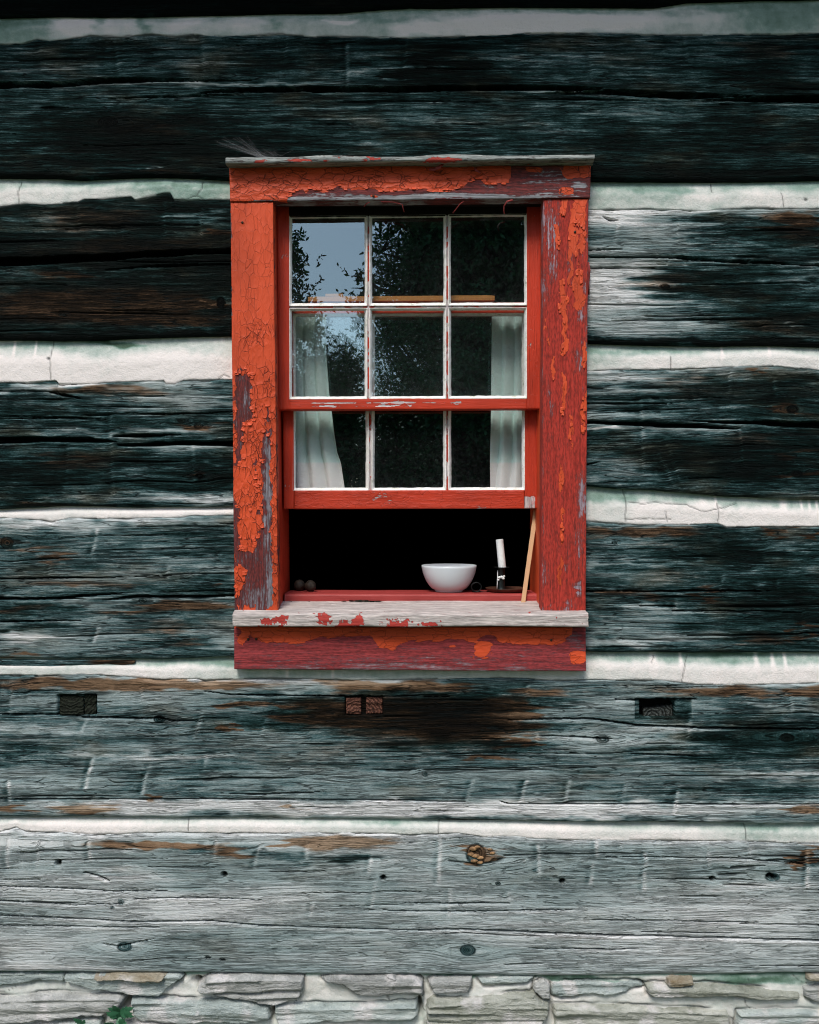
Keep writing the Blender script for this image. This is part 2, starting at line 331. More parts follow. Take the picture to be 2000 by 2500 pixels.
# ------------------------------------------------------------------ log wall
wall = root('log_wall', (0, 0.05, 0.375), 'dark weathered hewn log wall with pale mortar joints around the red window', 'wall')
R = random.Random(5)
def line(pts, x):
    p = np.array(pts, float); return np.interp(x, p[:, 0], p[:, 1])
def xgrid(x0, x1, st):
    a = []
    lo, hi = -110, 2110
    if x0 < lo: a.append(np.arange(x0, min(lo, x1), 18.))
    s, e = max(x0, lo), min(x1, hi)
    if e > s: a.append(np.arange(s, e, st))
    if x1 > hi: a.append(np.arange(max(hi, x0), x1, 18.))
    return np.append(np.concatenate(a), x1)
def make_log(x0, x1, top, bot, seed, tone=.4, tones=(), browns=(), checks=(), knots=(), scores=(), pits=(), rough=1., ncr=26, face=0., holes=(), rt=9, rb=10, jag=3.0, label=None):
    xs = xgrid(x0, x1, 3.2)
    jx = xs / 1000
    T = line(top, xs) + jag * 1.3 * fbm(jx * 26, 0 * jx + seed, seed, 4) + jag * 1.6 * (np.floor(vn(jx * 9, 0 * jx + .5, seed + 3) * 4) / 4 - .4)
    B = line(bot, xs) + 2.2 * fbm(jx * 12, 0 * jx + 3.3, seed + 1, 4)
    H = (B - T).mean(); nv = max(12, int(H / 2.1))
    v = np.linspace(0, 1, nv)
    e = 4 / H; v = np.unique(np.concatenate([v, [e * .2, e * .5, e, 1 - e, 1 - e * .5, 1 - e * .2]]))
    PX, Vv = np.meshgrid(xs, v); PY = T + (B - T) * Vv
    x = PX / 1000; z = PY / 1000
    g = z + .010 * fbm(x * 1.1 + seed, z * 2.5, seed + 2, 3) + .0022 * fbm(x * 6, z * 9, seed + 4, 3)
    tn = np.full_like(x, tone) + .16 * fbm(x * 2.2, z * 9, seed + 6, 4); brn = np.zeros_like(x); ck = np.zeros_like(x)
    kn = np.zeros_like(x)
    for (kx, ky, rx, ry, A) in knots:
        dx = (PX - kx) / 1000; dz = (PY - ky) / 1000
        f = np.exp(-(dx / (rx * .0045)) ** 2)
        g = g - np.tanh(dz / (ry * .0007)) * A / 1000 * f * np.exp(-np.abs(dz) / (ry * .0045))
        rr = np.sqrt((dx / rx * 1000) ** 2 + (dz / ry * 1000) ** 2)
        ins = rr < 1.05
        g = np.where(ins, ky / 1000 + rr * ry * .0016, g); kn = np.maximum(kn, sst(1.25, .95, rr))
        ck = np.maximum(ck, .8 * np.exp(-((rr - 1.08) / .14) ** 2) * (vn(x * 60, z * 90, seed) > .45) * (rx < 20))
    # relief, millimetres outward
    h = 5.0 * fbm(x * 1.3, z * 3.2, seed + 8, 3) + 1.6 * fbm(x * 5, z * 14, seed + 9, 3)
    rm = np.clip(.65 + .9 * fbm(x * 2, z * 7, seed + 10, 3), .1, 1.4) * rough
    n1 = vn(x * 3.2 + 9, g * 62, seed + 11); n2 = vn(x * 7, g * 150, seed + 12); n3 = vn(x * 2.4, g * 34, seed + 13)
    h += rm * (2.6 * (n1 - .5) + 1.6 * (n2 - .5) + 2.4 * (n3 - .5))
    gr = np.clip(1 - np.abs(n1 - .5) / .06, 0, 1) * (n3 > .45)
    h -= rm * 1.6 * gr; tn += .20 * rm * (n1 - .5)
    # hewing steps
    step = vn(x * 7.5 + .4 * fbm(z * 9, x * 3, seed), np.floor(z * 7 + .7 * vn(x * 2, z, seed)) + .5, seed + 20)
    h += 1.5 * (step - .5)
    rs_ = random.Random(seed + 500)
    for (sx, sy0, sy1, sl, a) in scores:
        a = a * rs_.uniform(.35, 1.05)
        dx = PX - (sx + sl * (PY - sy0) / (sy1 - sy0)) + 3 * fbm(z * 60, x * 5, seed, 2)
        m = sst(sy0 - 6, sy0 + 8, PY) * sst(sy1 + 6, sy1 - 8, PY)
        h += m * 1.3 * a * (sst(-2, 4, dx) * np.exp(-np.clip(dx, 0, None) / 45) - .4 * np.exp(-(dx / 4) ** 2))
        tn += m * a * (.13 * np.exp(-((dx - 2) / 5) ** 2) - .07 * np.exp(-((dx + 7) / 7) ** 2)) * (.2 + 1.6 * vn(x * 9, z * 120, seed))
        g = g + m * .002 * np.tanh(dx / 6)
    # long thin fissures following the grain
    gs = np.sort(g[:, 0])
    rr_ = random.Random(seed)
    for k in range(ncr):
        g0 = rr_.uniform(T.mean() + 12, B.mean() - 10) / 1000
        L_ = rr_.uniform(60, 420); xa = rr_.uniform(xs[0], xs[-1] - L_ * .5); xb = xa + L_
        wd = rr_.uniform(1.2, 2.6); sl = rr_.uniform(-.012, .012)
        q = (PX - xa) / L_; tp = np.clip(4 * q * (1 - q), 0, 1) ** .5 * (q > 0) * (q < 1)
        dd = np.abs(g - g0 - sl * (PX - xa) / 1000 - .0014 * (vn(x * 30, 0 * x, seed + k) - .5)) * 1000
        m = np.clip(1.25 - dd / (wd * tp + 1e-3), 0, 1) * (tp > 0)
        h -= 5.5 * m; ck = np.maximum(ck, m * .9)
    for ch in checks:
        p = np.array(ch, float); cy = np.interp(PX, p[:, 0], p[:, 1]) + 1.6 * fbm(x * 14, 0 * x, seed + 31, 3)
        wd = np.interp(PX, p[:, 0], p[:, 2]) * (.85 + .3 * vn(x * 18, 0 * x, seed + 33))
        ins = (PX >= p[0, 0]) * (PX <= p[-1, 0]); dd = np.abs(PY - cy) / np.maximum(wd * .5, .3)
        m = np.clip((1.15 - dd) * 3, 0, 1) * ins * (wd > .8)
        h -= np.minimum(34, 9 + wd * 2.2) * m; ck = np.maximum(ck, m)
        lip = np.exp(-((PY - cy - wd * .5 - 4) / 3.5) ** 2) * ins * np.clip(wd / 8, 0, 1)
        tn += .18 * lip; h += 1.2 * lip  # lip lightened in colour, as light caught on the upward edge
    for (ax, ay, bx, by, dep) in pits:
        e1 = 1.2
        m = sst(ax - e1, ax + e1, PX) * sst(bx + e1, bx - e1, PX) * sst(ay - e1, ay + e1, PY + .01 * (PX - ax)) * sst(by + e1, by - e1, PY)
        h -= dep * m; tn -= .2 * m
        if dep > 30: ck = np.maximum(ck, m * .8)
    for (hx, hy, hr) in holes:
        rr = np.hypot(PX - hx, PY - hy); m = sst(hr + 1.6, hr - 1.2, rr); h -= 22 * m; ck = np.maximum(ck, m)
    h *= 1
    tn += (1.0 if seed == 20 else 1.3) * patches(PX, PY, tones, seed + 40, 28, 9, 130); brn += 1.5 * patches(PX, PY, browns, seed + 50, 24, 7, 90)
    tn -= .22 * kn; brn += .25 * kn
    dt = PY - T; db = B - PY
    def rnd(d, r, k): return np.where(d < r, r * k * (1 - np.sqrt(np.clip(1 - (1 - d / r) ** 2, 0, 1))), 0)
    rt_ = rt * (1 + .4 * fbm(x * 6, 0 * x, seed + 60, 2)); 
    back = rnd(dt, rt_, 1.1) + rnd(db, rb, 1.2)
    Y = face * 1000 - h * np.clip(np.minimum(dt, db) / 5 + .25, 0, 1) + back
    tn += .10 * np.exp(-(dt / 9) ** 2)
    Y = Y / 1000
    # close the form: rings running back into the wall
    def ring(r, yy, off):
        r = r % len(PX); return PX[r:r+1], PY[r:r+1] + off, np.full((1, len(xs)), yy)
    a = ring(0, .075, 6); b = ring(-1, .075, -3)
    PXa = np.vstack([a[0], PX, b[0]]); PYa = np.vstack([a[1], PY, b[1]]); Ya = np.vstack([a[2], Y, b[2]])
    pad = lambda q: np.vstack([q[:1], q, q[-1:]])
    k = 1.0
    V = np.stack([(PXa - 1000) / 1000, Ya, EYE + (1250 - PYa) / 1000], -1).reshape(-1, 3)
    G = np.stack([pad(x) , pad(g), np.full_like(pad(x), seed * .37)], -1).reshape(-1, 3)
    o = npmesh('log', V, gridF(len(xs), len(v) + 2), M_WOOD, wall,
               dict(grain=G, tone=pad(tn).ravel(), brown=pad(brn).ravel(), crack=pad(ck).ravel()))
    if label: o['label'] = label
    return o
def make_chink(x0, x1, top, bot, seed, dirt_shade=.2, stains=(), cracks=(), drips=(), y0=.014, y1=.001, specks=(), topdirt=.35):
    xs = xgrid(x0, x1, 2.6); T = line(top, xs) - 14; B = line(bot, xs) + 12
    nv = max(10, int((B - T).mean() / 2.6)); v = np.linspace(0, 1, nv)
    PX, Vv = np.meshgrid(xs, v); PY = T + (B - T) * Vv; x = PX / 1000; z = PY / 1000
    t0 = line(top, xs); b0 = line(bot, xs); q = np.clip((PY - t0) / (b0 - t0), -.3, 1.3)
    Y = y0 + (y1 - y0) * sst(-.1, .6, q)
    Y = Y + .0016 * fbm(x * 9, z * 22, seed, 4) + .0004 * fbm(x * 60, z * 80, seed + 1, 2)
    Y = np.where(PY > b0 + 1, y1 + .004 + (PY - b0) * .0009, Y)
    d = np.full_like(x, dirt_shade) + .12 * fbm(x * 5, z * 9, seed + 2, 4)
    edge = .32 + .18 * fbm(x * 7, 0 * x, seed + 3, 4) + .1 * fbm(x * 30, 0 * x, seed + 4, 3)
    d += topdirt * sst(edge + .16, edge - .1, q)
    for (dx_, w_, l_) in drips:
        d -= .4 * np.exp(-((PX - dx_ + 2 * fbm(z * 40, x, seed, 2)) / w_) ** 2) * sst(l_ + .15, l_ - .1, q)
    d += (1.9 if seed == 31 else 1.3) * patches(PX, PY, stains, seed + 9, 16, 9)
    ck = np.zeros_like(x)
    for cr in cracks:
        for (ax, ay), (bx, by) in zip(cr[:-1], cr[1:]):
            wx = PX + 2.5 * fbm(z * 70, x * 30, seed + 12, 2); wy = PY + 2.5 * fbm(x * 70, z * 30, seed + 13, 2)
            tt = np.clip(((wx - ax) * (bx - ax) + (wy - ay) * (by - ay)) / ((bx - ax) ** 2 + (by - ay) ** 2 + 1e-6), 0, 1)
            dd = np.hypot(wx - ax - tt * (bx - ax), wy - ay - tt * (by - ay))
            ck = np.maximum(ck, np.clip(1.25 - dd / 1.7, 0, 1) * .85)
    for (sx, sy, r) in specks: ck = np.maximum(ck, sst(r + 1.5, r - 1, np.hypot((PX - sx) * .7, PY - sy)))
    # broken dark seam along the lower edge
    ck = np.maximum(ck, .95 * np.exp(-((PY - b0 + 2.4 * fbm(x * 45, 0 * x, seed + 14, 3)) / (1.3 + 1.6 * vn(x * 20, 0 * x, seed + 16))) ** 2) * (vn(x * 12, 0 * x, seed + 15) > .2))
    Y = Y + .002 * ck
    V = np.stack([(PX - 1000) / 1000, Y, EYE + (1250 - PY) / 1000], -1).reshape(-1, 3)
    return npmesh('mortar_joint', V, gridF(len(xs), nv), M_MORT, wall, dict(dirt_shade=d.ravel(), crack=ck.ravel()))

XL, XR = -1500, 3500          # the wall goes on past both sides of the picture
OL, OR = 640, 1360            # the window opening cut through the logs
tA = [(XL, -340), (XR, -345)]
bA = [(XL, 45), (0, 40), (150, 36), (350, 36), (600, 30), (830, 26), (1000, 14), (1300, 12), (1600, 15), (1680, 2), (1850, -4), (2000, -6), (XR, 0)]
tB = [(XL, 100), (0, 108), (50, 107), (90, 95), (120, 101), (220, 86), (300, 90), (370, 82), (430, 88), (480, 82), (540, 90), (680, 82), (760, 88), (1000, 92), (1200, 84), (1350, 80), (1600, 85), (2000, 82), (XR, 88)]
bB = [(XL, 430), (0, 432), (130, 433), (200, 438), (330, 430), (480, 433), (560, 438), (1000, 440), (1440, 440), (1600, 441), (1750, 442), (2000, 438), (XR, 440)]
tC = [(XL, 505), (0, 505), (60, 497), (110, 500), (190, 494), (205, 486), (250, 486), (320, 479), (330, 489), (400, 471), (415, 470), (425, 487), (560, 488), (640, 490)]
bC = [(XL, 830), (0, 830), (150, 831), (300, 827), (420, 822), (560, 819), (640, 818)]
tCr = [(1360, 512), (1440, 512), (1500, 512), (1560, 509), (1650, 512), (1730, 517), (1760, 511), (1850, 508), (2000, 511), (XR, 505)]
bCr = [(1360, 838), (1440, 838), (1560, 842), (1700, 844), (1850, 842), (2000, 846), (XR, 850)]
tD = [(XL, 938), (0, 935), (60, 934), (138, 928), (143, 937), (230, 938), (300, 933), (400, 930), (405, 937), (425, 938), (445, 930), (560, 927), (640, 925)]
bD = [(XL, 1240), (0, 1243), (100, 1240), (160, 1236), (350, 1239), (560, 1237), (640, 1236)]
tDr = [(1360, 905), (1434, 906), (1500, 902), (1650, 902), (1750, 898), (1900, 893), (2000, 905), (XR, 905)]
bDr = [(1360, 1186), (1440, 1186), (1500, 1193), (1600, 1198), (1700, 1206), (1850, 1216), (2000, 1219), (XR, 1222)]
tE = [(XL, 1268), (0, 1265), (100, 1270), (125, 1275), (170, 1266), (300, 1266), (440, 1264), (470, 1260), (560, 1260), (640, 1260)]
bE = [(XL, 1607), (0, 1607), (130, 1610), (200, 1608), (400, 1611), (560, 1604), (640, 1603)]
tEr = [(1360, 1272), (1434, 1273), (1500, 1277), (1560, 1282), (1680, 1281), (1755, 1278), (1775, 1287), (2000, 1286), (XR, 1286)]
bEr = [(1360, 1590), (1440, 1592), (1700, 1594), (2000, 1595), (XR, 1598)]
tF = [(XL, 1645), (0, 1648), (100, 1650), (230, 1648), (300, 1652), (400, 1660), (480, 1657), (500, 1662), (640, 1656), (860, 1661), (1000, 1660), (1160, 1655), (1290, 1657), (1350, 1662), (1440, 1660), (1600, 1662), (1700, 1672), (1780, 1674), (2000, 1669), (XR, 1670)]
bF = [(XL, 1994), (0, 1995), (300, 1996), (600, 1998), (1000, 2002), (1400, 2006), (2000, 2011), (XR, 2015)]
tG = [(XL, 2030), (0, 2030), (40, 2020), (60, 2030), (230, 2038), (400, 2034), (640, 2036), (950, 2036), (1000, 2040), (1120, 2035), (1180, 2045), (1300, 2047), (1400, 2052), (1600, 2052), (1850, 2056), (2000, 2060), (XR, 2060)]
bG = [(XL, 2372), (0, 2372), (230, 2374), (500, 2375), (750, 2379), (1000, 2380), (1250, 2383), (1400, 2383), (1700, 2380), (2000, 2375), (XR, 2376)]

make_log(XL, XR, tA, bA, 11, .06, rough=.8, ncr=10, face=-.006)
make_log(XL, XR, tB, bB, 12, .31, rough=.75, ncr=34, face=-.004,
    tones=[(120, 150, 130, 50, .07), (420, 150, 90, 45, .10), (90, 180, 60, 12, .15), (900, 160, 60, 40, -.05), (1080, 160, 130, 60, -.20), (950, 175, 50, 35, .22), (1500, 170, 260, 60, .08), (1880, 190, 90, 60, -.15),
           (60, 270, 70, 10, .2), (700, 260, 240, 25, .06), (280, 330, 260, 50, -.12), (500, 370, 300, 40, -.10), (600, 205, 220, 7, .30), (1200, 285, 300, 30, .06), (1600, 270, 200, 18, .14), (1950, 270, 70, 20, .10), (370, 415, 20, 5, .5), (1700, 380, 300, 40, -.04), (100, 375, 60, 14, .12), (1000, 425, 1000, 14, -.15)],
    browns=[(330, 310, 130, 30, .45), (1100, 150, 120, 40, .22), (1850, 120, 90, 30, .4), (410, 420, 60, 12, .4)],
    checks=[[(XL, 214, 16), (0, 210, 16), (120, 209, 15), (260, 199, 12), (420, 197, 7), (620, 198, 1)],
            [(480, 230, 2), (560, 222, 7), (700, 220, 12), (1000, 219, 13), (1250, 216, 12), (1420, 217, 8), (1480, 219, 1)],
            [(1330, 230, 1), (1420, 227, 7), (1520, 228, 13), (1650, 235, 13), (1760, 236, 9), (1840, 236, 1)],
            [(1680, 249, 1), (1800, 246, 8), (1900, 243, 14), (2000, 243, 15), (XR, 246, 14)], [(250, 245, 1), (450, 236, 4), (600, 232, 1)]],
    knots=[(265, 300, 22, 10, 9), (1170, 405, 6, 4, 4)],
    scores=[(95, 110, 160, 4, .8), (285, 110, 180, 5, .8), (495, 95, 180, 3, 1), (700, 90, 150, -5, .7), (845, 100, 215, 4, 1), (990, 95, 200, -4, .9), (1440, 150, 200, 4, .8), (1670, 90, 150, 5, .9)])
make_log(XL, OL, tC, bC, 13, .20, rough=.8, ncr=20, face=-.003,
    tones=[(100, 540, 100, 25, .20), (180, 545, 40, 20, .2), (520, 530, 50, 30, .30), (300, 560, 120, 40, .04), (100, 630, 560, 22, -.2), (180, 670, 200, 12, .12), (300, 740, 260, 40, .06), (430, 800, 180, 10, .15), (280, 820, 500, 14, -.2), (540, 745, 10, 15, .25)],
    browns=[(300, 700, 500, 130, .22), (200, 530, 150, 35, .45), (340, 600, 200, 20, .35), (180, 670, 60, 10, .9), (150, 750, 200, 40, .75), (380, 755, 130, 35, .95), (510, 744, 22, 6, 1.4), (510, 570, 30, 10, .9)],
    checks=[[(XL, 645, 20), (0, 640, 20), (120, 637, 18), (280, 628, 15), (350, 623, 15), (450, 617, 12), (640, 611, 14)], [(260, 660, 1), (400, 650, 5), (640, 644, 4)], [(350, 630, 1), (450, 622, 6), (560, 612, 5), (640, 610, 4)]],
    knots=[(540, 740, 9, 12, 7)], scores=[(190, 500, 570, 6, 1), (295, 520, 600, 3, .7), (400, 490, 580, 2, .8), (490, 500, 580, 0, .7)])
make_log(OR, XR, tCr, bCr, 14, .49, rough=1.25, ncr=34, face=-.003,
    tones=[(1460, 700, 120, 60, .40), (1480, 800, 150, 30, .15), (1460, 530, 140, 26, .35), (1480, 620, 120, 14, .10), (1560, 775, 160, 50, .14), (1640, 560, 120, 30, .04), (1750, 520, 300, 12, .15), (1770, 560, 45, 45, -.16), (1620, 700, 80, 40, -.10), (1720, 690, 130, 30, -.14), (1930, 570, 120, 40, -.18), (1890, 680, 90, 12, .22), (1920, 760, 160, 70, -.20), (1700, 800, 130, 15, .12), (1860, 795, 14, 8, .3), (1500, 838, 600, 10, -.35)],
    browns=[(1640, 690, 90, 30, .45), (1930, 545, 70, 30, .75), (1990, 530, 40, 12, .8), (1900, 800, 110, 30, .45), (1960, 590, 60, 30, .3)],
    checks=[[(1360, 612, 4), (1480, 611, 3), (1520, 610, 1)], [(1440, 630, 2), (1640, 629, 6), (1800, 641, 5), (2000, 649, 5), (2300, 650, 1)], [(1360, 656, 3), (1500, 655, 3), (1600, 656, 1)], [(1470, 530, 3), (1485, 538, 6), (1510, 540, 3)]],
    knots=[(1622, 700, 11, 5, 7), (2060, 690, 20, 12, 8)], scores=[(1508, 545, 595, -8, .9), (1650, 530, 600, 5, .4), (1770, 520, 590, 4, .5), (1862, 785, 810, 0, 1)])
make_log(XL, OL, tD, bD, 15, .43, rough=1.4, ncr=34, face=-.003,
    tones=[(100, 950, 160, 12, .25), (330, 945, 250, 9, .18), (350, 985, 150, 20, .14), (490, 980, 90, 25, .12), (180, 1010, 240, 18, -.12), (200, 1060, 180, 9, .22), (380, 1050, 120, 9, .2), (100, 1150, 150, 40, -.14), (120, 1195, 200, 14, .1), (440, 1100, 120, 14, .15), (480, 1215, 120, 10, .28), (520, 1160, 60, 35, -.18), (480, 1130, 20, 8, .25), (100, 1230, 140, 8, -.1)],
    browns=[(230, 950, 140, 12, .6), (80, 985, 90, 14, .3), (200, 1130, 90, 16, .6), (520, 1042, 40, 10, .9), (490, 1163, 14, 6, 1.3), (120, 1110, 60, 8, .4), (80, 1236, 120, 7, .5)],
    checks=[[(XL, 1078, 14), (0, 1076, 13), (100, 1073, 11), (220, 1074, 11), (270, 1078, 5), (285, 1080, 1)], [(275, 1066, 1), (300, 1063, 9), (370, 1063, 7), (450, 1062, 1)], [(290, 1088, 4), (400, 1084, 9), (500, 1082, 12), (640, 1083, 12)],
            [(120, 958, 1), (160, 965, 7), (205, 974, 1)], [(XL, 1020, 2), (0, 1022, 2), (180, 1020, 3), (260, 1024, 1)], [(300, 1008, 1), (420, 1012, 3), (560, 1005, 2), (640, 1004, 2)]],
    knots=[(488, 1163, 10, 6, 9), (445, 1028, 8, 5, 7), (485, 1040, 9, 6, 6)], scores=[(270, 1010, 1210, 6, 1.2), (165, 1060, 1180, 0, .4), (470, 1080, 1180, 4, .5)])
make_log(OR, XR, tDr, bDr, 16, .45, rough=1.25, ncr=34, face=-.003,
    tones=[(1480, 920, 160, 14, .32), (1500, 950, 100, 16, .16), (1600, 935, 130, 20, .10), (1850, 910, 200, 10, .15), (1760, 950, 100, 30, -.08), (1930, 960, 100, 50, -.18), (1450, 1045, 120, 5, .4), (1460, 1120, 60, 30, .18), (1500, 1165, 110, 14, .16), (1720, 1130, 180, 50, -.2), (1920, 1120, 130, 70, -.18), (1690, 1050, 250, 10, .12), (1900, 1170, 60, 5, .2), (1440, 1000, 90, 20, .1)],
    browns=[(1660, 935, 80, 22, .35), (1730, 965, 100, 20, .3), (1930, 1000, 22, 12, 1.1), (1830, 1070, 100, 14, .4), (1960, 1157, 40, 6, 1.0), (1950, 1110, 30, 12, .6), (1820, 905, 10, 10, .6)],
    checks=[[(1360, 1031, 10), (1450, 1031, 9), (1600, 1036, 12), (1700, 1040, 10), (1780, 1045, 5), (1810, 1046, 1)], [(1690, 1028, 1), (1800, 1032, 8), (1900, 1035, 11), (2000, 1039, 13), (XR, 1044, 12)], [(1360, 985, 3), (1500, 986, 3), (1640, 985, 1)], [(1430, 1136, 3), (1465, 1128, 2)]],
    knots=[(1932, 1000, 13, 9, 9), (1943, 1157, 12, 7, 6)], scores=[(1562, 960, 1150, 6, .7), (1600, 1100, 1190, 45, .6), (1620, 1070, 1180, 40, .5), (1780, 905, 960, -4, .9), (1802, 1045, 1140, 8, .8), (1885, 925, 970, 8, 1)])
make_log(XL, OL, tE, bE, 17, .55, rough=.95, ncr=36, face=-.003,
    tones=[(100, 1283, 170, 14, .26), (400, 1275, 170, 10, .16), (250, 1320, 160, 30, .02), (90, 1350, 60, 30, -.05), (420, 1360, 150, 50, -.03), (560, 1330, 60, 60, -.12), (120, 1420, 180, 12, .06), (300, 1400, 140, 14, .08), (60, 1490, 120, 20, -.12), (30, 1555, 90, 14, .28), (60, 1530, 60, 10, -.2), (250, 1480, 100, 8, .1), (440, 1540, 140, 30, -.06), (400, 1580, 150, 12, -.04), (560, 1560, 80, 40, .14), (250, 1570, 140, 30, .04)],
    browns=[(40, 1325, 35, 12, .5), (130, 1360, 35, 30, .6), (230, 1425, 120, 10, .5), (440, 1478, 90, 12, 1.05), (350, 1490, 60, 10, .5), (80, 1490, 40, 14, .5), (400, 1530, 90, 20, .4), (110, 1600, 50, 6, .8), (540, 1435, 30, 5, .7), (480, 1570, 70, 10, .5)],
    checks=[[(XL, 1460, 8), (0, 1461, 7), (100, 1461, 6), (230, 1462, 1)], [(120, 1463, 1), (200, 1455, 7), (300, 1448, 2)], [(250, 1466, 1), (330, 1457, 6), (420, 1456, 5), (640, 1454, 5)], [(0, 1412, 2), (130, 1411, 4), (260, 1410, 2), (420, 1404, 1)], [(0, 1517, 4), (120, 1515, 3), (200, 1516, 1)]],
    knots=[(20, 1325, 14, 12, 9), (350, 1466, 8, 5, 8)], scores=[(238, 1290, 1355, -14, 1.2), (410, 1380, 1415, 0, .7), (240, 1530, 1570, -14, 1.1), (120, 1370, 1410, 0, .6)])
make_log(OR, XR, tEr, bEr, 18, .47, rough=.95, ncr=36, face=-.003,
    tones=[(1560, 1340, 120, 40, .08), (1480, 1345, 40, 20, -.1), (1700, 1340, 160, 40, -.15), (1850, 1370, 120, 40, -.1), (1640, 1375, 200, 6, .18), (1880, 1390, 180, 8, .15), (1480, 1410, 120, 14, .08), (1950, 1460, 120, 80, -.16), (1780, 1440, 160, 10, -.08), (1890, 1432, 30, 7, .25), (1520, 1530, 180, 40, .16), (1640, 1485, 70, 10, .2), (1500, 1565, 200, 12, .18), (1850, 1540, 130, 30, -.08), (1640, 1560, 120, 20, .06), (1950, 1340, 60, 10, .14)],
    browns=[(1560, 1300, 180, 14, .75), (1700, 1330, 120, 14, .3), (1900, 1300, 18, 14, .8), (1995, 1300, 14, 14, 1.2), (1500, 1445, 70, 9, .6), (1620, 1460, 50, 12, .6), (1740, 1455, 26, 22, .8), (1680, 1400, 110, 20, .3), (1960, 1540, 14, 26, .9), (1860, 1560, 80, 16, .5)],
    checks=[[(1360, 1443, 3), (1600, 1443, 4), (1780, 1443, 4), (1880, 1444, 1)], [(1640, 1491, 3), (1880, 1493, 2), (1940, 1494, 1)], [(1560, 1478, 2), (1650, 1480, 3)]],
    knots=[(1500, 1325, 5, 4, 4)], scores=[(1765, 1400, 1440, -10, .8), (1650, 1460, 1490, -4, .9), (1897, 1410, 1445, 0, .9), (1960, 1485, 1560, -3, .7), (1880, 1300, 1370, -20, .8)])
make_log(XL, XR, tF, bF, 19, .60, rough=1.0, ncr=70, face=-.004,
    tones=[(900, 1930, 1400, 40, .06), (500, 1860, 600, 60, .04), (250, 1672, 300, 10, .06), (330, 1700, 150, 20, .10), (100, 1720, 90, 20, .10), (680, 1670, 160, 16, .16), (900, 1672, 110, 14, .14), (950, 1730, 300, 40, -.13), (1120, 1740, 180, 60, -.24), (700, 1770, 160, 16, -.14), (1150, 1800, 150, 40, -.2), (1000, 1760, 260, 70, -.12), (100, 1840, 120, 30, -.12), (100, 1780, 140, 10, .14), (350, 1842, 200, 6, .18), (500, 1880, 300, 30, .02), (1400, 1720, 120, 30, .07), (1500, 1800, 160, 24, .10), (1850, 1800, 180, 50, -.22), (1780, 1715, 40, 30, -.1), (1800, 1720, 60, 8, .12), (1350, 1890, 260, 22, .04), (1900, 1892, 180, 10, .22), (1750, 1930, 250, 24, -.06), (1000, 1975, 1000, 18, .30), (300, 1970, 300, 14, .06), (900, 1960, 700, 8, .10), (1300, 1985, 400, 9, .14)],
    browns=[(250, 1668, 300, 14, 1.0), (520, 1672, 150, 12, .5), (870, 1674, 110, 14, 1.1), (1040, 1675, 90, 14, .8), (620, 1722, 80, 6, .9), (800, 1735, 60, 24, .9), (950, 1740, 220, 34, .8), (1060, 1750, 40, 24, 1.3), (1230, 1730, 60, 24, 1.35), (1060, 1770, 240, 60, .55), (1180, 1780, 160, 20, .8), (1280, 1815, 30, 8, 1.5), (1170, 1848, 50, 5, 1.2), (1350, 1690, 80, 12, .6), (1750, 1688, 160, 14, .75), (1980, 1690, 50, 14, .9), (545, 1773, 28, 4, 2.0), (600, 1778, 30, 3, 1.2), (40, 1970, 40, 12, .9), (220, 1975, 50, 14, 1.1), (360, 1952, 20, 7, 1.0), (730, 1966, 14, 6, 1.0), (1960, 1972, 60, 12, .7), (1900, 1968, 16, 6, 1.0), (700, 1840, 300, 20, .2)],
    checks=[[(XL, 1742, 2), (0, 1742, 3), (140, 1744, 3), (230, 1751, 5), (340, 1753, 4), (390, 1752, 4), (420, 1760, 4), (500, 1762, 1)], [(900, 1697, 1), (1000, 1699, 2), (500, 1690, 2)][::-1] if False else [(500, 1688, 1), (560, 1694, 3), (720, 1698, 3), (960, 1699, 2), (1100, 1700, 1)],
            [(1500, 1707, 3), (1600, 1706, 4), (1700, 1706, 2)], [(1240, 1757, 2), (1330, 1754, 3), (1440, 1753, 4), (1560, 1770, 4), (1690, 1775, 5), (2000, 1780, 4), (XR, 1784, 3)], [(1310, 1794, 1), (1400, 1797, 3), (1470, 1802, 3), (1500, 1803, 1)],
            [(1540, 1839, 2), (1650, 1843, 3), (1720, 1845, 1)], [(540, 1936, 1), (640, 1938, 3), (740, 1935, 3), (790, 1932, 1)], [(1220, 1955, 2), (1240, 1961, 3), (1600, 1961, 3), (2000, 1962, 3), (XR, 1964, 2)], [(XL, 1950, 2), (0, 1950, 3), (500, 1950, 3), (900, 1953, 3), (1200, 1957, 1)]],
    knots=[(390, 1755, 12, 8, 10), (1470, 1803, 14, 8, 14), (1038, 1889, 6, 5, 6), (1920, 1800, 16, 9, 8)],
    scores=[(30, 1665, 1740, -2, .8), (70, 1665, 1720, 0, .7), (345, 1665, 1720, 0, .6), (218, 1750, 1795, -26, 1.2), (228, 1850, 1925, -20, 1.6), (365, 1865, 1940, -18, 1.7), (495, 1730, 1800, -20, .7), (650, 1750, 1800, -16, .6), (505, 1840, 1880, -10, .7), (1155, 1900, 1955, -18, 1.5), (1285, 1900, 1965, -18, 1.7), (1388, 1905, 1960, -12, 1.4), (1525, 1905, 1990, -14, 1.1), (1655, 1915, 1985, -12, 1.3), (1290, 1665, 1700, -8, .9), (1310, 1780, 1820, -4, .9), (1685, 1730, 1800, -8, .9), (1930, 1690, 1740, 2, .9), (22, 1900, 1960, 3, 1.2)],
    pits=[(143, 1695, 238, 1746, 14), (842, 1699, 936, 1746, 12), (1550, 1708, 1686, 1756, 7), (1562, 1709, 1648, 1751, 48)])
